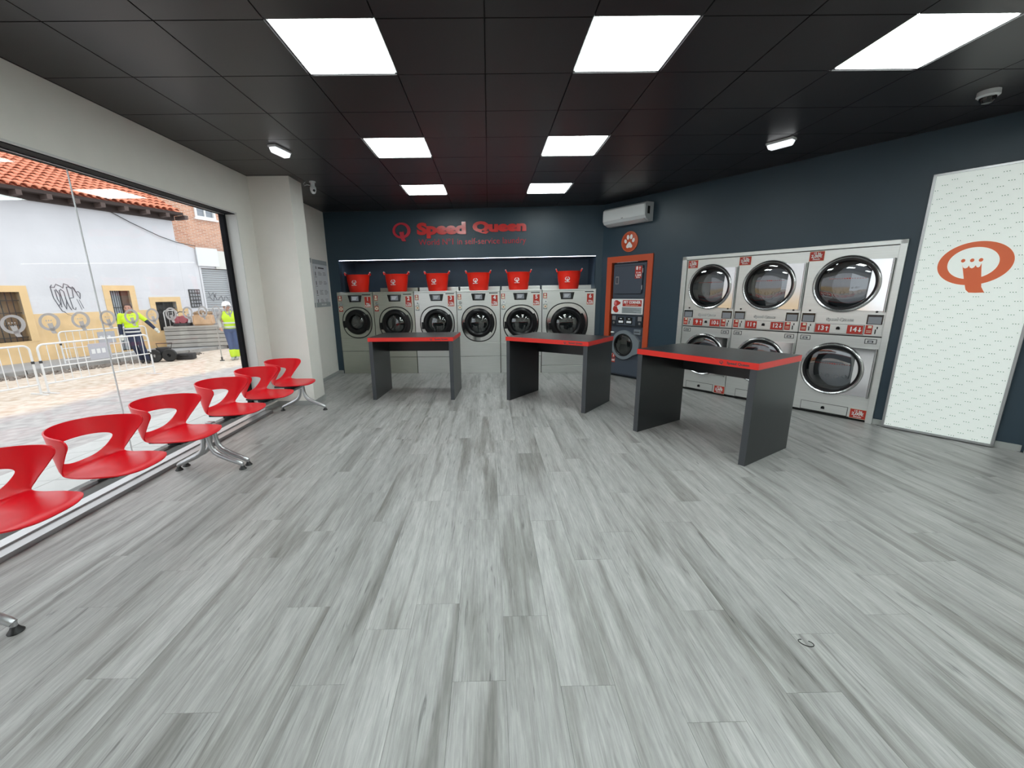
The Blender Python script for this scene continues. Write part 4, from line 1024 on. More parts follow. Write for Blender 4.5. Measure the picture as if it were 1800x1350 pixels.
# ground: slopes gently away from the shop, one mesh with three kinds of surface
def gz(x):
    k = min(1, max(0, (-2.3-x)/3.6)); return -.07 + (GZ+.07)*(k*k*(3-2*k))
def ground_mat():
    m = bpy.data.materials.new('street_ground'); m.use_nodes = True; n = m.node_tree; p = n.nodes['Principled BSDF']; L = n.links.new
    t = n.nodes.new('ShaderNodeTexCoord'); sp = n.nodes.new('ShaderNodeSeparateXYZ'); L(t.outputs['Object'], sp.inputs[0])
    ns = n.nodes.new('ShaderNodeTexNoise'); ns.inputs['Scale'].default_value = 1.1; ns.inputs['Detail'].default_value = 8; L(t.outputs['Object'], ns.inputs['Vector'])
    # border between grey street and sandy dug strip
    mm = n.nodes.new('ShaderNodeMath'); mm.operation = 'MULTIPLY_ADD'; mm.inputs[1].default_value = -.24; L(sp.outputs['Y'], mm.inputs[0]); L(sp.outputs['X'], mm.inputs[2])
    m2 = n.nodes.new('ShaderNodeMath'); m2.operation = 'MULTIPLY_ADD'; m2.inputs[1].default_value = 1.6; L(ns.outputs['Fac'], m2.inputs[0]); L(mm.outputs[0], m2.inputs[2])
    mr = n.nodes.new('ShaderNodeMapRange'); mr.inputs['From Min'].default_value = -6.75; mr.inputs['From Max'].default_value = -7.25; L(m2.outputs[0], mr.inputs['Value'])
    n3 = n.nodes.new('ShaderNodeTexNoise'); n3.inputs['Scale'].default_value = 6; n3.inputs['Detail'].default_value = 9; L(t.outputs['Object'], n3.inputs['Vector'])
    ra = n.nodes.new('ShaderNodeValToRGB'); L(n3.outputs['Fac'], ra.inputs[0]); ra.color_ramp.elements[0].position = .35; ra.color_ramp.elements[0].color = (.33, .31, .31, 1); ra.color_ramp.elements[1].position = .62; ra.color_ramp.elements[1].color = (.45, .43, .43, 1)
    rb = n.nodes.new('ShaderNodeValToRGB'); L(n3.outputs['Fac'], rb.inputs[0]); rb.color_ramp.elements[0].position = .33; rb.color_ramp.elements[0].color = (.50, .39, .30, 1); rb.color_ramp.elements[1].position = .6; rb.color_ramp.elements[1].color = (.66, .58, .51, 1)
    mx = n.nodes.new('ShaderNodeMixRGB'); L(mr.outputs[0], mx.inputs[0]); L(ra.outputs[0], mx.inputs[1]); L(rb.outputs[0], mx.inputs[2]); L(mx.outputs[0], p.inputs['Base Color'])
    p.inputs['Roughness'].default_value = .95
    bp = n.nodes.new('ShaderNodeBump'); bp.inputs['Strength'].default_value = .6; bp.inputs['Distance'].default_value = .02; L(n3.outputs['Fac'], bp.inputs['Height']); L(bp.outputs[0], p.inputs['Normal'])
    return m
bm = bmesh.new(); xs = [-2.3-.4*i for i in range(0, 12)] + [-7.5, -9, -11, -14, -22, -40]; ys = [-12+1.5*i for i in range(40)]
gv = [[bm.verts.new((x, y, gz(x))) for y in ys] for x in xs]
for i in range(len(xs)-1):
    for j in range(len(ys)-1): bm.faces.new((gv[i][j], gv[i+1][j], gv[i+1][j+1], gv[i][j+1]))
me = bpy.data.meshes.new('street'); bm.to_mesh(me); bm.free(); me.materials.append(ground_mat())
st = bpy.data.objects.new('street', me); C.objects.link(st); st['kind'] = 'structure'
for f in me.polygons: f.use_smooth = True
# pale tiled strip beside the shop
pv = thing('pavement', None, None, kind='structure'); pmesh = None
for i in range(3):
    for j in range(20):
        x = -2.32-.40*i-.195; y = -2.6+.40*j; sl = math.atan2(gz(x-.2)-gz(x+.2), -.4)
        if pmesh is None:
            b = MB(); b.box(-.196, .196, -.196, .196, -.03, .0, .003); o = b.build('paving_tile', X['pave'], pv); pmesh = o.data
        else:
            o = bpy.data.objects.new('paving_tile', pmesh); C.objects.link(o); o.parent = pv
        o.location = (x, y, gz(x)+.016+random.uniform(-.001, .001)); o.rotation_euler = (0, math.atan2(gz(x-.2)-gz(x+.2), .4), 0)

# facade frame: local x along the facade, -y towards the street
FA = (-12.1, 9.0); FT = R(68)
def onf(s, z=0.0, off=0.0):
    dx, dy = math.cos(FT), math.sin(FT); return (FA[0]+dx*s+dy*off, FA[1]+dy*s-dx*off, z)
h = thing('white_house', 'long white rendered house with ochre base and terracotta roof across the street', 'building', onf(0), FT)
WT = 4.40
ops = [(-1.00, .47, .36, 1.72), (2.58, 3.14, -.20, 1.75), (3.86, 4.56, .35, 1.36), (-3.6, -2.3, .36, 1.72)]
def wall_with_openings(x0, x1, z0, z1, ops, y0, y1):
    b = MB(); xs = sorted({x0, x1} | {v for o in ops for v in o[:2] if x0 < v < x1}); zs = sorted({z0, z1} | {v for o in ops for v in o[2:] if z0 < v < z1})
    for i in range(len(xs)-1):
        for j in range(len(zs)-1):
            mx, mz = (xs[i]+xs[i+1])/2, (zs[j]+zs[j+1])/2
            if any(o[0] < mx < o[1] and o[2] < mz < o[3] for o in ops): continue
            b.box(xs[i], xs[i+1], y0, y1, zs[j], zs[j+1])
    return b
wall_with_openings(-17, 4.95, 1.10, WT, ops, 0, .35).build('upper_wall', X['stucco'], h)
wall_with_openings(-17, 4.95, -.4, 1.10, ops, -.012, .35).build('ochre_base', X['ochre'], h)
b = MB(); b.box(-17, 4.95, .36, .40, -.4, WT); b.build('inner_dark', X['iron'], h)
b = MB(); b.box(4.90, 4.95, .35, 5, -.4, WT); b.build('side_wall', X['stucco'], h)
for k, (x0, x1, z0, z1) in enumerate(ops):
    w_ = .17
    b = MB(); b.ring2([(x0-w_, z1+w_), (x0-w_, z0-(.02 if k != 1 else 0)), (x1+w_, z0-(.02 if k != 1 else 0)), (x1+w_, z1+w_)], [(x0, z1), (x0, z0), (x1, z0), (x1, z1)], -.02, .22); b.build('window_surround' if k != 1 else 'door_surround', X['ochre_f'], h)
    if k == 1:
        b = MB(); b.box(x0, x1, .20, .24, z0, z1); dd = b.build('door_leaf', X['curtain'], h)
        b = MB(); b.box(x0+.36, x1, .10, .22, z0, z1); b.build('side_board', X['wooddoor'], dd)
        b = MB()
        for q in range(6): b.box(x0+.04+q*.062, x0+.052+q*.062, .15, .165, z0, z1)
        for z in (.4, 1.2): b.box(x0, x0+.38, .14, .17, z, z+.02)
        b.build('iron_grille', X['iron'], dd)
    else:
        b = MB(); b.box(x0, x1, .20, .24, z0, z1); ww = b.build('window', X['shutter_w'] if k != 2 else X['iron'], h)
        b = MB()
        nb = int((x1-x0)/.13)
        for q in range(1, nb+1): b.cyl((x0+q*(x1-x0)/(nb+1), .12, z0), (x0+q*(x1-x0)/(nb+1), .12, z1), .011, seg=6)
        for q in range(4): b.box(x0, x1, .112, .128, z0+.10+q*.34, z0+.12+q*.34)
        b.build('iron_grille', X['iron'], ww)
# eave and roof
RS = R(24); EY = -.52; EZ = WT+.06
b = MB(); b.box(-17, 5.05, EY+.02, .0, WT-.02, WT+.02); b.box(-17, 5.05, EY, EY+.04, WT-.03, WT+.06); b.build('eave_board', X['woodd'], h)
mb_first = None
for k in range(-27, 9):
    s_ = .18+k*.62
    if mb_first is None:
        b = MB(); b.box(-.06, .06, EY-.01, .02, WT-.15, WT-.02, .004); o = b.build('rafter_end', X['woodm'], h); mb_first = o.data
    else:
        o = bpy.data.objects.new('rafter_end', mb_first); C.objects.link(o); o.parent = h
    o.location = (s_, 0, 0)
b = MB(); b.box(-17, 4.95, -.16, .0, WT-.19, WT-.02); b.build('wall_plate', X['woodd'], h)
b = MB(); b.poly3([(-17, EY+.02, EZ-.03), (5.06, EY+.02, EZ-.03), (5.06, EY+4.6*math.cos(RS), EZ-.03+4.6*math.sin(RS)), (-17, EY+4.6*math.cos(RS), EZ-.03+4.6*math.sin(RS))], (0, .02, -.05)); b.build('roof_deck', X['tile'], h)
# curved tiles
def tile_mesh():
    b = MB(); n = 6; L_ = .40
    for lay in (0,):
        lo = []; 
        for (y, r, zz) in ((-.02, .098, .036), (L_, .082, .0)):
            lo.append([b.bm.verts.new((r*math.cos(PI*k/n), y, zz+r*.85*math.sin(PI*k/n))) for k in range(n+1)])
            lo.append([b.bm.verts.new(((r-.016)*math.cos(PI*k/n), y, zz+(r-.016)*.85*math.sin(PI*k/n)-.004)) for k in range(n+1)])
        A, Ai, B, Bi = lo
        for k in range(n):
            b.bm.faces.new((A[k], A[k+1], B[k+1], B[k])); b.bm.faces.new((Ai[k+1], Ai[k], Bi[k], Bi[k+1])); b.bm.faces.new((A[k+1], A[k], Ai[k], Ai[k+1]))
    return b
tb = tile_mesh(); to = tb.build('roof_tile', X['tile'], h, smooth=True); tme = to.data
rest_b = MB(); rest_src = bmesh.new(); rest_src.from_mesh(tme)
cnt = 0; first = True
rows = 12
extra_v = []; extra_f = []
for j in range(rows):
    for i in range(-82, 25):
        s_ = .10+i*.205; d_ = j*.36
        y = EY+.0+d_*math.cos(RS); z = EZ+.0+d_*math.sin(RS)
        if s_ > 5.0: continue
        vis = s_ > -1.7 and j < 9
        if vis and cnt < 299:
            if first: o = to; first = False
            else: o = bpy.data.objects.new('roof_tile', tme); C.objects.link(o); o.parent = h
            o.location = (s_+random.uniform(-.006, .006), y, z+random.uniform(0, .006)); o.rotation_euler = (RS+random.uniform(-.02, .02), random.uniform(-.02, .02), random.uniform(-.02, .02)); cnt += 1
        else:
            mt = Matrix.Translation((s_, y, z)) @ Matrix.Rotation(RS, 4, 'X'); base = len(extra_v)
            extra_v += [tuple(mt @ v.co) for v in tme.vertices]; extra_f += [tuple(base+q for q in p.vertices) for p in tme.polygons]
me = bpy.data.meshes.new('roof_tile'); me.from_pydata(extra_v, [], extra_f); me.materials.append(X['tile']); o = bpy.data.objects.new('roof_tile', me); C.objects.link(o); o.parent = h; o['kind'] = 'stuff'
# graffiti scrawl on the wall (thin painted strokes)
b = MB()
def stroke(pts, r=.010):
    b.tube([(1.16+x*.70, -.006, 1.14+z*.82) for x, z in pts], r, 5)
stroke([(.06, .95), (.0, .88), (.02, .5), (.10, .28), (.20, .02), (.26, .0)]); stroke([(.0, .88), (.12, .86), (.20, .98), (.34, .90), (.40, .84), (.46, 1.0), (.58, .95), (.66, .82)])
stroke([(.12, .78), (.14, .45), (.22, .25), (.24, .60), (.16, .80)]); stroke([(.26, .75), (.30, .30), (.36, .08), (.42, .40), (.40, .72), (.32, .80), (.26, .75)])
stroke([(.40, .50), (.46, .20), (.52, .05)]); stroke([(.52, .88), (.54, .50), (.58, .10), (.66, .06), (.68, .14)]); stroke([(.56, .48), (.68, .50), (.70, .86), (.60, .88), (.52, .88)])
stroke([(.72, .90), (.80, .70), (.88, .72), (.94, .66), (.90, .45), (.84, .60), (.76, .86)]); stroke([(.12, .20), (.20, .30), (.22, .16)]); stroke([(.26, .0), (.34, -.10), (.50, -.16), (.64, -.14)])
stroke([(.86, .42), (.95, .10)], .005); stroke([(.78, .45), (.88, .05)], .005)
b.build('graffiti', X['graf'], h)
# overhead cables on the walls
b = MB(); b.tube([(3.05, -.05, 4.22), (3.6, -.06, 3.95), (4.4, -.06, 3.62), (4.95, -.05, 3.47), (5.6, -.06, 3.40)], .012, 6); b.tube([(.75, -.1, 4.33), (.45, -.08, 4.22), (.10, -.06, 4.15)], .010, 5); b.build('wall_cable', X['iron'], h)

# low white annexe to the right of the house
an = thing('white_annexe', 'low white rendered annexe with a small grated window right of the tiled house', 'building', onf(0), FT)
b = MB(); b.prism([(4.952, -.4), (5.62, -.4), (5.62, 3.30), (4.952, 3.52)], .0, .35); b.build('wall', X['stucco'], an)
b = MB(); b.box(5.08, 5.50, -.03, .03, 1.12, 1.80); wn = b.build('window', X['iron'], an)
gm = None
for i in range(4):
    for j in range(5):
        if gm is None:
            b = MB(); b.box(-.034, .034, -.012, .0, -.046, .046, .006); o = b.build('pane', mat('dusty_pane', (.28, .28, .30), .5), wn); gm = o.data
        else: o = bpy.data.objects.new('pane', gm); C.objects.link(o); o.parent = wn
        o.location = (5.14+i*.098, -.03, 1.20+j*.13)
# shop with roller shutter
shp = thing('shuttered_shop', 'shop front with grey roller shutter and white fascia sign beside the annexe', 'building', onf(0), FT)
b = MB(); b.box(5.63, 5.70, -.02, .35, -.4, 3.3); b.box(6.80, 6.88, -.02, .35, -.4, 3.3); b.box(5.70, 6.80, .0, .35, 2.60, 3.3); b.build('shop_wall', X['stucco'], shp)
b = MB()
z = -.35
first = None
for k in range(34):
    zz = -.34+k*.086
    if first is None:
        q = MB(); q.box(0, 1.10, .075, .10, 0, .078, .008); o = q.build('shutter_slat', X['roll'], shp); first = o.data
    else: o = bpy.data.objects.new('shutter_slat', first); C.objects.link(o); o.parent = shp
    o.location = (5.70, 0, zz)
b = MB(); b.tube([(5.85+.07*k, .066, 1.45+.12*math.sin(k*1.9)+.04*math.cos(k*3.1)) for k in range(13)], .008, 5); b.tube([(5.9+.06*k, .066, 1.60+.10*math.cos(k*2.3)) for k in range(6)], .007, 5); b.build('shutter_graffiti', X['graf'], shp)
b = MB(); b.box(5.58, 6.42, -.10, -.05, 2.68, 3.36, .006); b.build('fascia_sign', mat('fascia_white', (.72, .74, .76), .5), shp)
b = MB(); b.box(6.30, 7.15, -.06, -.01, 2.60, 3.28, .006); b.build('fascia_sign', mat('fascia_cream', (.66, .66, .62), .5), shp)
b = MB(); b.box(6.88, 7.9, -.02, .3, -.4, 3.2); b.build('blue_panel', mat('blue_shop_panel', (.04, .20, .42), .5), shp)
# brick block behind
br = thing('brick_building', 'tall orange brick building with a white window behind the shuttered shop', 'building', onf(0, 0, -.6), FT)
wall_with_openings(4.97, 14, -.4, 12, [(6.30, 7.02, 4.62, 5.22)], 0, .4).build('brick_wall', X['brick'], br)
b = MB(); b.ring2(rrect(6.24, 7.08, 4.56, 5.28, .01, 1), rrect(6.32, 7.0, 4.64, 5.2, .01, 1), -.05, .1); b.box(6.64, 6.69, -.02, .06, 4.64, 5.2); b.box(6.18, 7.14, -.10, .0, 4.50, 4.56)
wf = b.build('window_frame', M['white'], br)
for x in (6.32, 6.69):
    b = MB(); b.box(x, x+.32, .04, .05, 4.64, 5.2); b.build('pane', mat('far_window_pane', (.25, .27, .30), .15), wf)
# street lamp head fixed on the house near the left image edge
sl = thing('wall_lamp', 'round grey lamp with dark rim fixed to the white house at the left edge', 'lamp', onf(-.02, 4.28, .62), FT)
b = MB(); b.lathe([(0, -.05), (.12, -.05), (.15, 0), (.12, .05), (0, .05)], (0, 0, 0), 'Y', 24, sz=1.3); b.build('lamp_head', M['white_pl'], sl, smooth=True)
b = MB(); b.lathe([(.15, -.03), (.175, -.03), (.175, .03), (.15, .03)], (0, 0, 0), 'Y', 24, sz=1.3, close=True); b.build('lamp_rim', X['iron'], sl, smooth=True)
b = MB(); b.tube([(0, .04, .05), (0, .3, .12), (0, .62, .08)], .02, 8); b.build('bracket', X['iron'], sl, smooth=True)

# kerb and pavement by the facade
kb = thing('kerb', None, None, onf(0), FT, kind='structure')
b = MB(); b.box(-17, 8, -1.75, -.014, -.42, -.24); b.build('pavement_slab', mat('grey_pavement', (.36, .36, .37), .85, var=.08), kb)
km = None
for i in range(-16, 9):
    if km is None:
        b = MB(); b.box(-.49, .49, -1.92, -1.76, -.45, -.235, .01); o = b.build('kerb_stone', mat('kerb_stone', (.30, .29, .28), .85, var=.15), kb); km = o.data
    else: o = bpy.data.objects.new('kerb_stone', km); C.objects.link(o); o.parent = kb
    o.location = (i, 0, random.uniform(-.008, .008))
# dug trench with rubble along the kerb
rb = bmesh.new(); rnd = random.Random(3)
for i in range(420):
    s_ = rnd.uniform(-1.5, 3.6); off = rnd.gauss(2.25, .16); r_ = rnd.uniform(.015, .055)
    p = onf(s_, GZ+r_*.35, off)
    bmesh.ops.create_icosphere(rb, subdivisions=1, radius=r_, matrix=Matrix.Translation(p) @ Matrix.Rotation(rnd.random()*3, 4, (rnd.random(), rnd.random(), .3)) @ Matrix.Diagonal((1.2, .9, .6, 1)))
me = bpy.data.meshes.new('rubble'); rb.to_mesh(me); rb.free(); me.materials.append(mat('rubble_grey', (.20, .17, .15), .95, var=.3)); o = bpy.data.objects.new('rubble', me); C.objects.link(o)
tag(o, 'loose broken rubble lying along the kerb behind the barriers', 'rubble', kind='stuff')

# crowd barriers
def barrier(p0, ang, L_, label, plate=False):
    t = thing('crowd_barrier', label, 'barrier', (p0[0], p0[1], GZ), ang, 'white steel crowd barriers on the street')
    H0 = .20; H1 = .985; r = .019; c = .10
    pts = [(0, 0, 0.02), (0, 0, H1-c)] + [(c-c*math.cos(R(a)), 0, H1-c+c*math.sin(R(a))) for a in (15, 35, 55, 75, 90)] + [(L_-c+c*math.sin(R(a)), 0, H1-c+c*math.cos(R(a))) for a in (0, 15, 35, 55, 75)] + [(L_, 0, H1-c), (L_, 0, .02)]
    b = MB(); b.tube(pts, r, 10); b.tube([(0, 0, H0), (L_, 0, H0)], r*.9, 8); b.build('frame', X['galv'], t, smooth=True)
    n = 14; bmv = None
    for k in range(1, n):
        x = L_*k/n
        if plate and .42*L_ < x < .58*L_: continue
        if bmv is None:
            b = MB(); b.cyl((0, 0, H0), (0, 0, H1), .008, seg=8); o = b.build('bar', X['galv'], t, smooth=True); bmv = o.data
        else: o = bpy.data.objects.new('bar', bmv); C.objects.link(o); o.parent = t
        o.location = (x, 0, 0)
    for x in (.02, L_-.02):
        b = MB(); b.box(x-.022, x+.022, -.24, .24, 0, .022, .005); b.build('foot', X['galv'], t)
    if plate:
        b = MB(); b.box(L_*.40, L_*.60, -.008, .008, .55, .90, .004); pl = b.build('name_plate', X['plate'], t)
        b = MB(); b.tube([(L_*.0, 0, .52), (L_, 0, .52)], .012, 8); b.build('middle_rail', X['galv'], t)
        b = MB()
        for q in range(3): b.box(L_*.42+.10*q, L_*.42+.07+.10*q, -.0095, -.0075, .68, .78)
        b.build('plate_print', X['galv'], pl)
    for q, z in ((0, .62), (L_, .50)):
        b = MB(); b.cyl((q, 0, z), (q, 0, z+.05), .026, seg=10); b.build('hook', X['iron'], t)
    return t
v_ = Vector((-7.216+7.757, 7.704-5.622)); ab = math.atan2(v_.y, v_.x)
barrier((-7.757, 5.64), ab, 2.13, 'white crowd barrier in the centre, in front of the nearer worker', plate=True)
v0 = Vector((-.4, -1.0)).normalized(); a0 = R(-105)
barrier((-7.83, 5.56), a0, 2.1, 'white crowd barrier at the left edge of the photo')
barrier((-10.62, 8.93), R(71), 2.2, 'far white crowd barrier on the pavement behind the centre barrier', plate=True)

# panel stack / skip, fences and material behind
sk = thing('metal_trench_panel', 'long low grey ribbed metal panel standing between the two workers', 'panel', (-10.16, 12.10, GZ), math.atan2(.7, 2.0))
b = MB(); b.box(0, 2.6, .03, .60, .12, .83); b.build('box_body', X['skip'], sk)
rm = None
for k in range(5):
    if rm is None:
        b = MB(); b.box(0, 2.6, -.03, .035, 0, .125, .018); o = b.build('rib', X['skip'], sk); rm = o.data
    else: o = bpy.data.objects.new('rib', rm); C.objects.link(o); o.parent = sk
    o.location = (0, 0, .13+k*.145)
b = MB(); b.box(.02, 2.6, -.06, .62, .80, .86, .006); b.build('top_rim', X['skip'], sk)
b = MB(); b.box(.1, 2.5, .1, .5, 0, .12); b.build('underside', X['dk'], sk)
mtx = sk.matrix_basis
def sk_pt(x, y, z):
    a = math.atan2(.7, 2.0); return (-10.16+x*math.cos(a)-y*math.sin(a), 12.10+x*math.sin(a)+y*math.cos(a), GZ+z)
ASK = math.atan2(.7, 2.0)
t = thing('sand_sack', 'big bag of brown rubble standing on the ribbed grey panel', 'sack', sk_pt(1.16, .30, .86), ASK)
b = MB()
r = bmesh.ops.create_cube(b.bm, size=1)
for v in r['verts']: v.co = Vector((v.co.x*(.62 if v.co.z < 0 else .56), v.co.y*.5, (v.co.z+.5)*.40))
bmesh.ops.bevel(b.bm, geom=list(b.bm.edges), offset=.05, segments=3, affect='EDGES'); b.build('bag', mat('bag_tan', (.55, .36, .22), .9, var=.2), t, smooth=True)
rb = bmesh.new(); rnd = random.Random(9)
for i in range(120):
    r_ = rnd.uniform(.02, .05); x = rnd.uniform(-.25, .25); y = rnd.uniform(-.2, .2)
    bmesh.ops.create_icosphere(rb, subdivisions=1, radius=r_, matrix=Matrix.Translation((x, y, .42+.10*(1-(x/.28)**2)*(1-(y/.24)**2)*rnd.random())))
me = bpy.data.meshes.new('rubble_fill'); rb.to_mesh(me); rb.free(); me.materials.append(X['dirt']); o = bpy.data.objects.new('rubble_fill', me); C.objects.link(o); o.parent = t; o['kind'] = 'stuff'
t = thing('compactor_machine', 'red and dark compactor machine behind the grey ribbed panel', 'machine', sk_pt(.50, .34, .86), ASK)
b = MB(); b.box(-.26, .26, -.2, .2, 0, .10, .02); b.build('base_plate', X['dk'], t)
b = MB(); b.lathe([(0, -.15), (.12, -.15), (.15, -.10), (.15, .10), (.12, .15), (0, .15)], (.05, 0, .22), 'Y', 20); b.box(-.22, -.06, -.14, .14, .10, .34, .02); b.build('engine', X['redm'], t, smooth=True)
b = MB(); b.tube([(-.2, 0, .1), (-.28, 0, .35), (-.05, 0, .50), (.12, 0, .48)], .016, 8); b.build('handle', X['iron'], t, smooth=True)
b = MB(); b.box(.16, .26, -.1, .1, .10, .30, .02); b.build('tank', M['white_pl'], t)
pb = thing('brick_stack', 'stack of pinkish bricks behind the worker in the helmet', 'brick stack', sk_pt(1.52, .55, 0.0), ASK)
bmx = None
for k in range(13):
    for i in range(4):
        if bmx is None:
            b = MB(); b.box(.004, .236, 0, .40, .004, .092, .004); o = b.build('brick', X['pinkb'], pb); bmx = o.data
        else: o = bpy.data.objects.new('brick', bmx); C.objects.link(o); o.parent = pb
        o.location = (i*.24+(.03 if k % 2 else 0), 0.12, k*.096)
def mesh_fence(x0, x1, y, z0, z1, label):
    t = thing('barrier_fence', label, 'barrier', sk_pt(x0, y, 0), ASK, 'white railing barriers behind the panel')
    L_ = x1-x0; b = MB(); b.tube([(0, 0, 0), (0, 0, z1-.08), (.03, 0, z1-.02), (.08, 0, z1), (L_-.08, 0, z1), (L_-.03, 0, z1-.02), (L_, 0, z1-.08), (L_, 0, 0)], .018, 8); b.tube([(0, 0, z0), (L_, 0, z0)], .014, 6); b.build('frame', X['galv'], t, smooth=True)
    mm = None
    n = int(L_/.13)
    for k in range(1, n):
        if mm is None:
            b = MB(); b.cyl((0, 0, z0), (0, 0, z1), .008, seg=6); o = b.build('bar', X['galv'], t); mm = o.data
        else: o = bpy.data.objects.new('bar', mm); C.objects.link(o); o.parent = t
        o.location = (L_*k/n, 0, 0)
mesh_fence(.80, 3.0, 1.14, .75, 1.42, 'white railing barrier behind the rubble bag')
mesh_fence(-.15, .26, .72, .1, 1.40, 'grey slim railing barrier left of the compactor machine')

# black tool cart between barrier and panel
tc_ = thing('tool_cart', 'dark rubber-wheeled cart beside the walking worker', 'cart', (-8.56, 9.84, GZ), R(20))
b = MB(); b.box(-.20, .20, -.10, .10, .12, .20, .02); b.box(-.16, .16, -.09, .09, .20, .42, .03); b.build('body', X['dk'], tc_)
for x in (-.16, .16):
    b = MB(); b.lathe([(.05, -.05), (.17, -.05), (.19, -.02), (.19, .02), (.17, .05), (.05, .05)], (x*1.15, -.17, .19), 'Y', 24, close=True); b.build('wheel', M['foot'], tc_, smooth=True)
b = MB(); b.tube([(-.14, .1, .3), (-.20, .14, .52), (.20, .14, .52), (.14, .1, .3)], .014, 8); b.build('handle', X['iron'], tc_, smooth=True)
t = thing('tool_case', 'flat black tool case on the ground right of the cart', 'case', (-8.14, 10.14, GZ), R(12))
b = MB(); b.box(-.24, .24, -.13, .13, 0.01, .19, .025); b.build('case_body', X['dk'], t, smooth=True)
b = MB(); b.tube([(-.10, -.14, .12), (-.08, -.18, .15), (.08, -.18, .15), (.10, -.14, .12)], .012, 8); b.build('case_handle', X['iron'], t, smooth=True)
b = MB(); b.box(-.245, .245, -.135, .135, .115, .125); b.build('case_seam', X['iron'], t)
# ------------------------------------------------------------------ people (one remeshed body each, clothes as children)
def seg(b, p, q, r0, r1, n=14):
    b.cyl(p, q, r0, r1, n); b.ball(p, r0, seg=14, rings=8); b.ball(q, r1, seg=14, rings=8)
def remesh(b, name, m, parent, voxel=.012, sm=4):
    o = b.build(name, m, None)
    md = o.modifiers.new('r', 'REMESH'); md.mode = 'VOXEL'; md.voxel_size = voxel; md.use_smooth_shade = True
    if sm:
        s_ = o.modifiers.new('s', 'SMOOTH'); s_.factor = .5; s_.iterations = sm
    dg = bpy.context.evaluated_depsgraph_get(); me = bpy.data.meshes.new_from_object(o.evaluated_get(dg))
    bpy.data.objects.remove(o)
    me.materials.clear(); me.materials.append(m)
    for f in me.polygons: f.use_smooth = True
    o = bpy.data.objects.new(name, me); C.objects.link(o); o.parent = parent
    return o
def V3(*a): return Vector(a)
def person(name_label, loc, rot, J, shirt, trousers, headwear, gloves, boots, shins=None):
    """J: joints in metres, figure faces -y, x to its left side; clothes follow the limbs"""
    t = thing('person', name_label, 'person', loc, rot)
    b = MB()
    pel, chest, neck, head = J['pelvis'], J['chest'], J['neck'], J['head']
    # trunk
    mid = (pel+chest)/2
    b.ball(pel, 1, (.155, .11, .12), 20, 12); b.ball(mid, 1, (.135, .10, .17), 20, 12); b.ball(chest, 1, (.165, .115, .18), 20, 12)
    b.ball(chest+V3(0, 0, .13), 1, (.15, .09, .07), 16, 10)
    seg(b, chest+V3(0, 0, .12), head-V3(0, 0, .08), .062, .055)
    b.ball(head, 1, (.078, .098, .118), 24, 16)
    hd = J.get('look', V3(0, -1, 0)); sd = V3(-hd.y, hd.x, 0)
    b.ball(head+hd*.085-V3(0, 0, .055), 1, (.045, .040, .045), 14, 8)           # jaw
    b.ball(head+hd*.108-V3(0, 0, .018), .019, (1, 1, 1.4), 10, 6)                # nose
    for s_ in (-1, 1): b.ball(head+sd*s_*.080-V3(0, 0, .015), .024, (.55, .8, 1.3), 10, 6)
    for sd_ in ('L', 'R'):
        sh, el, wr_, hp, kn, an_, toe = (J[k+sd_] for k in ('sh', 'el', 'wr', 'hip', 'kn', 'an', 'toe'))
        seg(b, sh, el, .055, .042); seg(b, el, wr_, .042, .028)
        fd = (wr_-el).normalized(); pc = wr_+fd*.055
        sdv = fd.cross(V3(0, 1, 0)); sdv = V3(1, 0, 0) if sdv.length < .1 else sdv.normalized()
        seg(b, wr_, pc+fd*.03, .028, .034)
        curl = J.get('curl', V3(0, -.35, 0))
        for q, ln in ((-1.4, .060), (-.45, .074), (.45, .070), (1.4, .054)):
            p0 = pc+fd*.035+sdv*.017*q*.9; p1 = p0+(fd+curl*.5).normalized()*ln*.55; p2 = p1+(fd+curl*1.6).normalized()*ln*.5
            seg(b, p0, p1, .0095, .009, 8); seg(b, p1, p2, .009, .008, 8)
        tp = wr_+fd*.03+sdv*.03*(1 if sd_ == 'L' else -1); seg(b, tp, tp+(sdv*(1 if sd_ == 'L' else -1)+fd*.9+curl*.5).normalized()*.055, .012, .009, 8)
        seg(b, hp, kn, .085, .056); seg(b, kn, an_, .055, .036)
        seg(b, an_-V3(0, 0, .02), toe, .036, .030)
    remesh(b, 'body', X['skin'], t, .011, 3)
    # hair or headwear
    e = [head+hd*.088+sd*s_*.030+V3(0, 0, .008) for s_ in (-1, 1)]
    b = MB()
    for q in e: b.ball(q, .011, seg=10, rings=6)
    b.build('eyes', X['boot'], t, smooth=True)
    b = MB(); b.box(-.024, .024, -.006, .006, -.004, .004, .002); mo = b.build('mouth', X['redm'], t); mo.location = head+hd*.125-V3(0, 0, .058); mo.rotation_euler = (0, 0, math.atan2(sd.y, sd.x))
    b = MB(); b.ball(head-hd*.018+V3(0, 0, .030), 1, (.090, .104, .105), 24, 14); bmesh.ops.delete(b.bm, geom=[v for v in b.bm.verts if (v.co-head).dot(hd) > .045 and v.co.z < head.z+.055 or v.co.z < head.z-.055], context='VERTS')
    b.build('hair', X['hair'], t, smooth=True)
    if headwear == 'helmet':
        b = MB(); b.lathe([(.135, .018), (.128, .024), (.118, .03), (.114, .07), (.098, .115), (.06, .148), (0, .158)], tuple(head), 'Z', 32, sz=1.15)
        b.ball(head+hd*.12+V3(0, 0, .026), 1, (.09, .06, .010), 16, 8)
        b.build('helmet', X['helmet'], t, smooth=True)
    # shirt
    b = MB(); k = 1.12
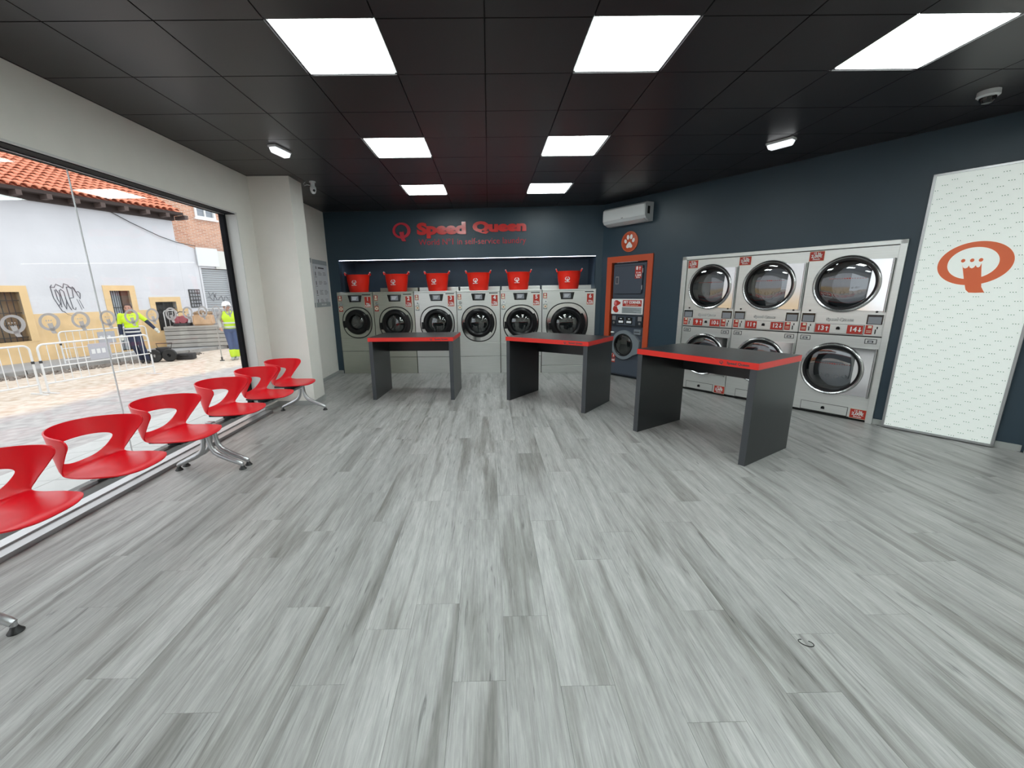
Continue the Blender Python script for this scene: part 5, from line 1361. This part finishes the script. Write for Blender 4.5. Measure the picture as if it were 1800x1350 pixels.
    b.ball(mid, 1, (.160, .125, .20), 20, 12); b.ball(chest, 1, (.188, .138, .19), 20, 12); b.ball(chest+V3(0, 0, .13), 1, (.17, .105, .075), 16, 10); b.ball(pel+V3(0, 0, .05), 1, (.172, .130, .10), 20, 12)
    if shirt['sleeve']:
        for sd_ in ('L', 'R'):
            sh, el, wr_ = J['sh'+sd_], J['el'+sd_], J['wr'+sd_]
            seg(b, sh, el, .070, .055)
            if shirt['sleeve'] == 'full': pass
    sh_o = remesh(b, 'jacket' if shirt['sleeve'] else 'vest', X[shirt['mat']], t, .013, 3)
    # lower dark sleeves and waist
    b = MB()
    for sd_ in ('L', 'R'):
        sh, el, wr_ = J['sh'+sd_], J['el'+sd_], J['wr'+sd_]
        if not shirt['sleeve']: seg(b, sh, el, .066, .053)
        seg(b, el+(sh-el)*.15, el+(wr_-el)*.96, .057, .042)
    if shirt['sleeve']: b.ball(pel+V3(0, 0, .06), 1, (.176, .134, .115), 20, 12)
    remesh(b, 'dark_sleeves_and_hem', X['navyc'] if shirt['sleeve'] else X['skip'], t, .013, 3)
    # reflective bands
    b = MB()
    for dz, rx, ry in shirt['bands']:
        c_ = pel+(chest-pel)*dz
        b.lathe([(rx, -.022), (rx+.004, 0), (rx, .022)], (c_.x, c_.y, c_.z), 'Z', 32, sz=ry/rx)
    b.build('reflective_bands', X['refl'], t, smooth=True)
    # trousers
    b = MB(); b.ball(pel-V3(0, 0, .01), 1, (.170, .128, .125), 20, 12)
    for sd_ in ('L', 'R'):
        hp, kn, an_ = J['hip'+sd_], J['kn'+sd_], J['an'+sd_]
        seg(b, hp, kn, .100, .074); seg(b, kn, an_+(kn-an_)*.04, .074, .066)
    remesh(b, 'trousers', X[trousers], t, .013, 3)
    if shins:
        b = MB()
        for sd_ in ('L', 'R'):
            kn, an_ = J['kn'+sd_], J['an'+sd_]; seg(b, an_+(kn-an_)*.50, an_+(kn-an_)*.12, .083, .078)
        remesh(b, 'hi_vis_cuffs', X['hiviz'], t, .013, 3)
    for sd_ in ('L', 'R'):
        b = MB(); an_, toe = J['an'+sd_], J['toe'+sd_]
        seg(b, an_, an_-V3(0, 0, .035), .055, .050); seg(b, an_-V3(0, 0, .035), toe, .048, .042); 
        remesh(b, 'boot', X[boots], t, .011, 2)
        if gloves:
            b = MB(); el, wr_ = J['el'+sd_], J['wr'+sd_]; fd = (wr_-el).normalized(); pc = wr_+fd*.055
            sdv = fd.cross(V3(0, 1, 0)); sdv = V3(1, 0, 0) if sdv.length < .1 else sdv.normalized()
            seg(b, wr_-fd*.03, wr_+fd*.01, .040, .036); seg(b, wr_, pc+fd*.03, .036, .040)
            curl = V3(0, -.35, 0)
            for q, ln in ((-1.4, .060), (-.45, .074), (.45, .070), (1.4, .054)):
                p0 = pc+fd*.035+sdv*.018*q; p1 = p0+(fd+curl*.5).normalized()*ln*.55; p2 = p1+(fd+curl*1.6).normalized()*ln*.5
                seg(b, p0, p1, .0125, .012, 8); seg(b, p1, p2, .012, .011, 8)
            tp = wr_+fd*.03+sdv*.03*(1 if sd_ == 'L' else -1); seg(b, tp, tp+(sdv*(1 if sd_ == 'L' else -1)+fd*.9).normalized()*.055, .015, .012, 8)
            remesh(b, 'glove', X['glove'], t, .008, 2)
    return t
def joints(**kw):
    J = dict(pelvis=V3(0, 0, .92), chest=V3(0, 0, 1.26), neck=V3(0, 0, 1.48), head=V3(0, -.02, 1.60),
             shL=V3(.19, 0, 1.40), elL=V3(.26, .02, 1.12), wrL=V3(.28, -.08, .88), shR=V3(-.19, 0, 1.40), elR=V3(-.26, .02, 1.12), wrR=V3(-.28, -.08, .88),
             hipL=V3(.09, 0, .88), knL=V3(.11, -.02, .48), anL=V3(.12, .02, .09), toeL=V3(.13, -.15, .045),
             hipR=V3(-.09, 0, .88), knR=V3(-.11, -.02, .48), anR=V3(-.12, .02, .09), toeR=V3(-.13, -.15, .045))
    J.update(kw); return J
J1 = joints(chest=V3(.0, -.03, 1.26), head=V3(.0, -.10, 1.585), look=V3(-.25, -.968, 0),
            shL=V3(.19, -.02, 1.39), elL=V3(.36, .0, 1.20), wrL=V3(.50, -.06, .99), shR=V3(-.19, -.02, 1.39), elR=V3(-.25, .04, 1.12), wrR=V3(-.25, -.02, .86),
            hipL=V3(.09, 0, .88), knL=V3(.13, -.14, .50), anL=V3(.20, -.06, .10), toeL=V3(.20, -.22, .05), hipR=V3(-.07, 0, .88), knR=V3(-.02, -.02, .48), anR=V3(.10, .12, .10), toeR=V3(.08, -.03, .045))
person('person with dark hair in yellow and navy hi-vis jacket, stepping behind the centre barrier', (-8.98, 9.40, GZ), R(43),
       J1, dict(mat='hiviz', sleeve='half', bands=[(.30, .178, .140), (.02, .176, .138)]), 'navyc', None, True, 'boot')
J2 = joints(head=V3(-.02, -.05, 1.575), look=V3(-.35, -.94, 0), elL=V3(.24, .05, 1.12), wrL=V3(.18, -.14, .98), elR=V3(-.27, .06, 1.14), wrR=V3(-.24, -.13, .98),
            knL=V3(.10, -.04, .48), anL=V3(.06, .06, .09), toeL=V3(.05, -.11, .045), knR=V3(-.06, -.03, .48), anR=V3(-.04, .0, .09), toeR=V3(-.08, -.16, .045))
person('person in white helmet, hi-vis vest and blue trousers beside the black window jamb', (-6.50, 9.90, GZ), R(33),
       J2, dict(mat='hiviz', sleeve=None, bands=[(.55, .190, .142), (.20, .174, .138)]), 'bluec', 'helmet', False, 'bootl', shins=True)
# shovel held by the second person
o = MB().cyl((0, 0, .10), (0, 0, 1.0), .016, seg=10)
t = thing('shovel', 'long-handled tool held upright by the person in the white helmet', 'shovel', (-6.76, 9.68, GZ), R(33))
o.build('shaft', X['skip'], t, smooth=True)
b = MB(); b.box(-.06, .06, -.012, .012, 0, .03, .005); b.tube([(0, 0, .03), (0, 0, .12)], .024, 8); b.build('tool_head', X['iron'], t)
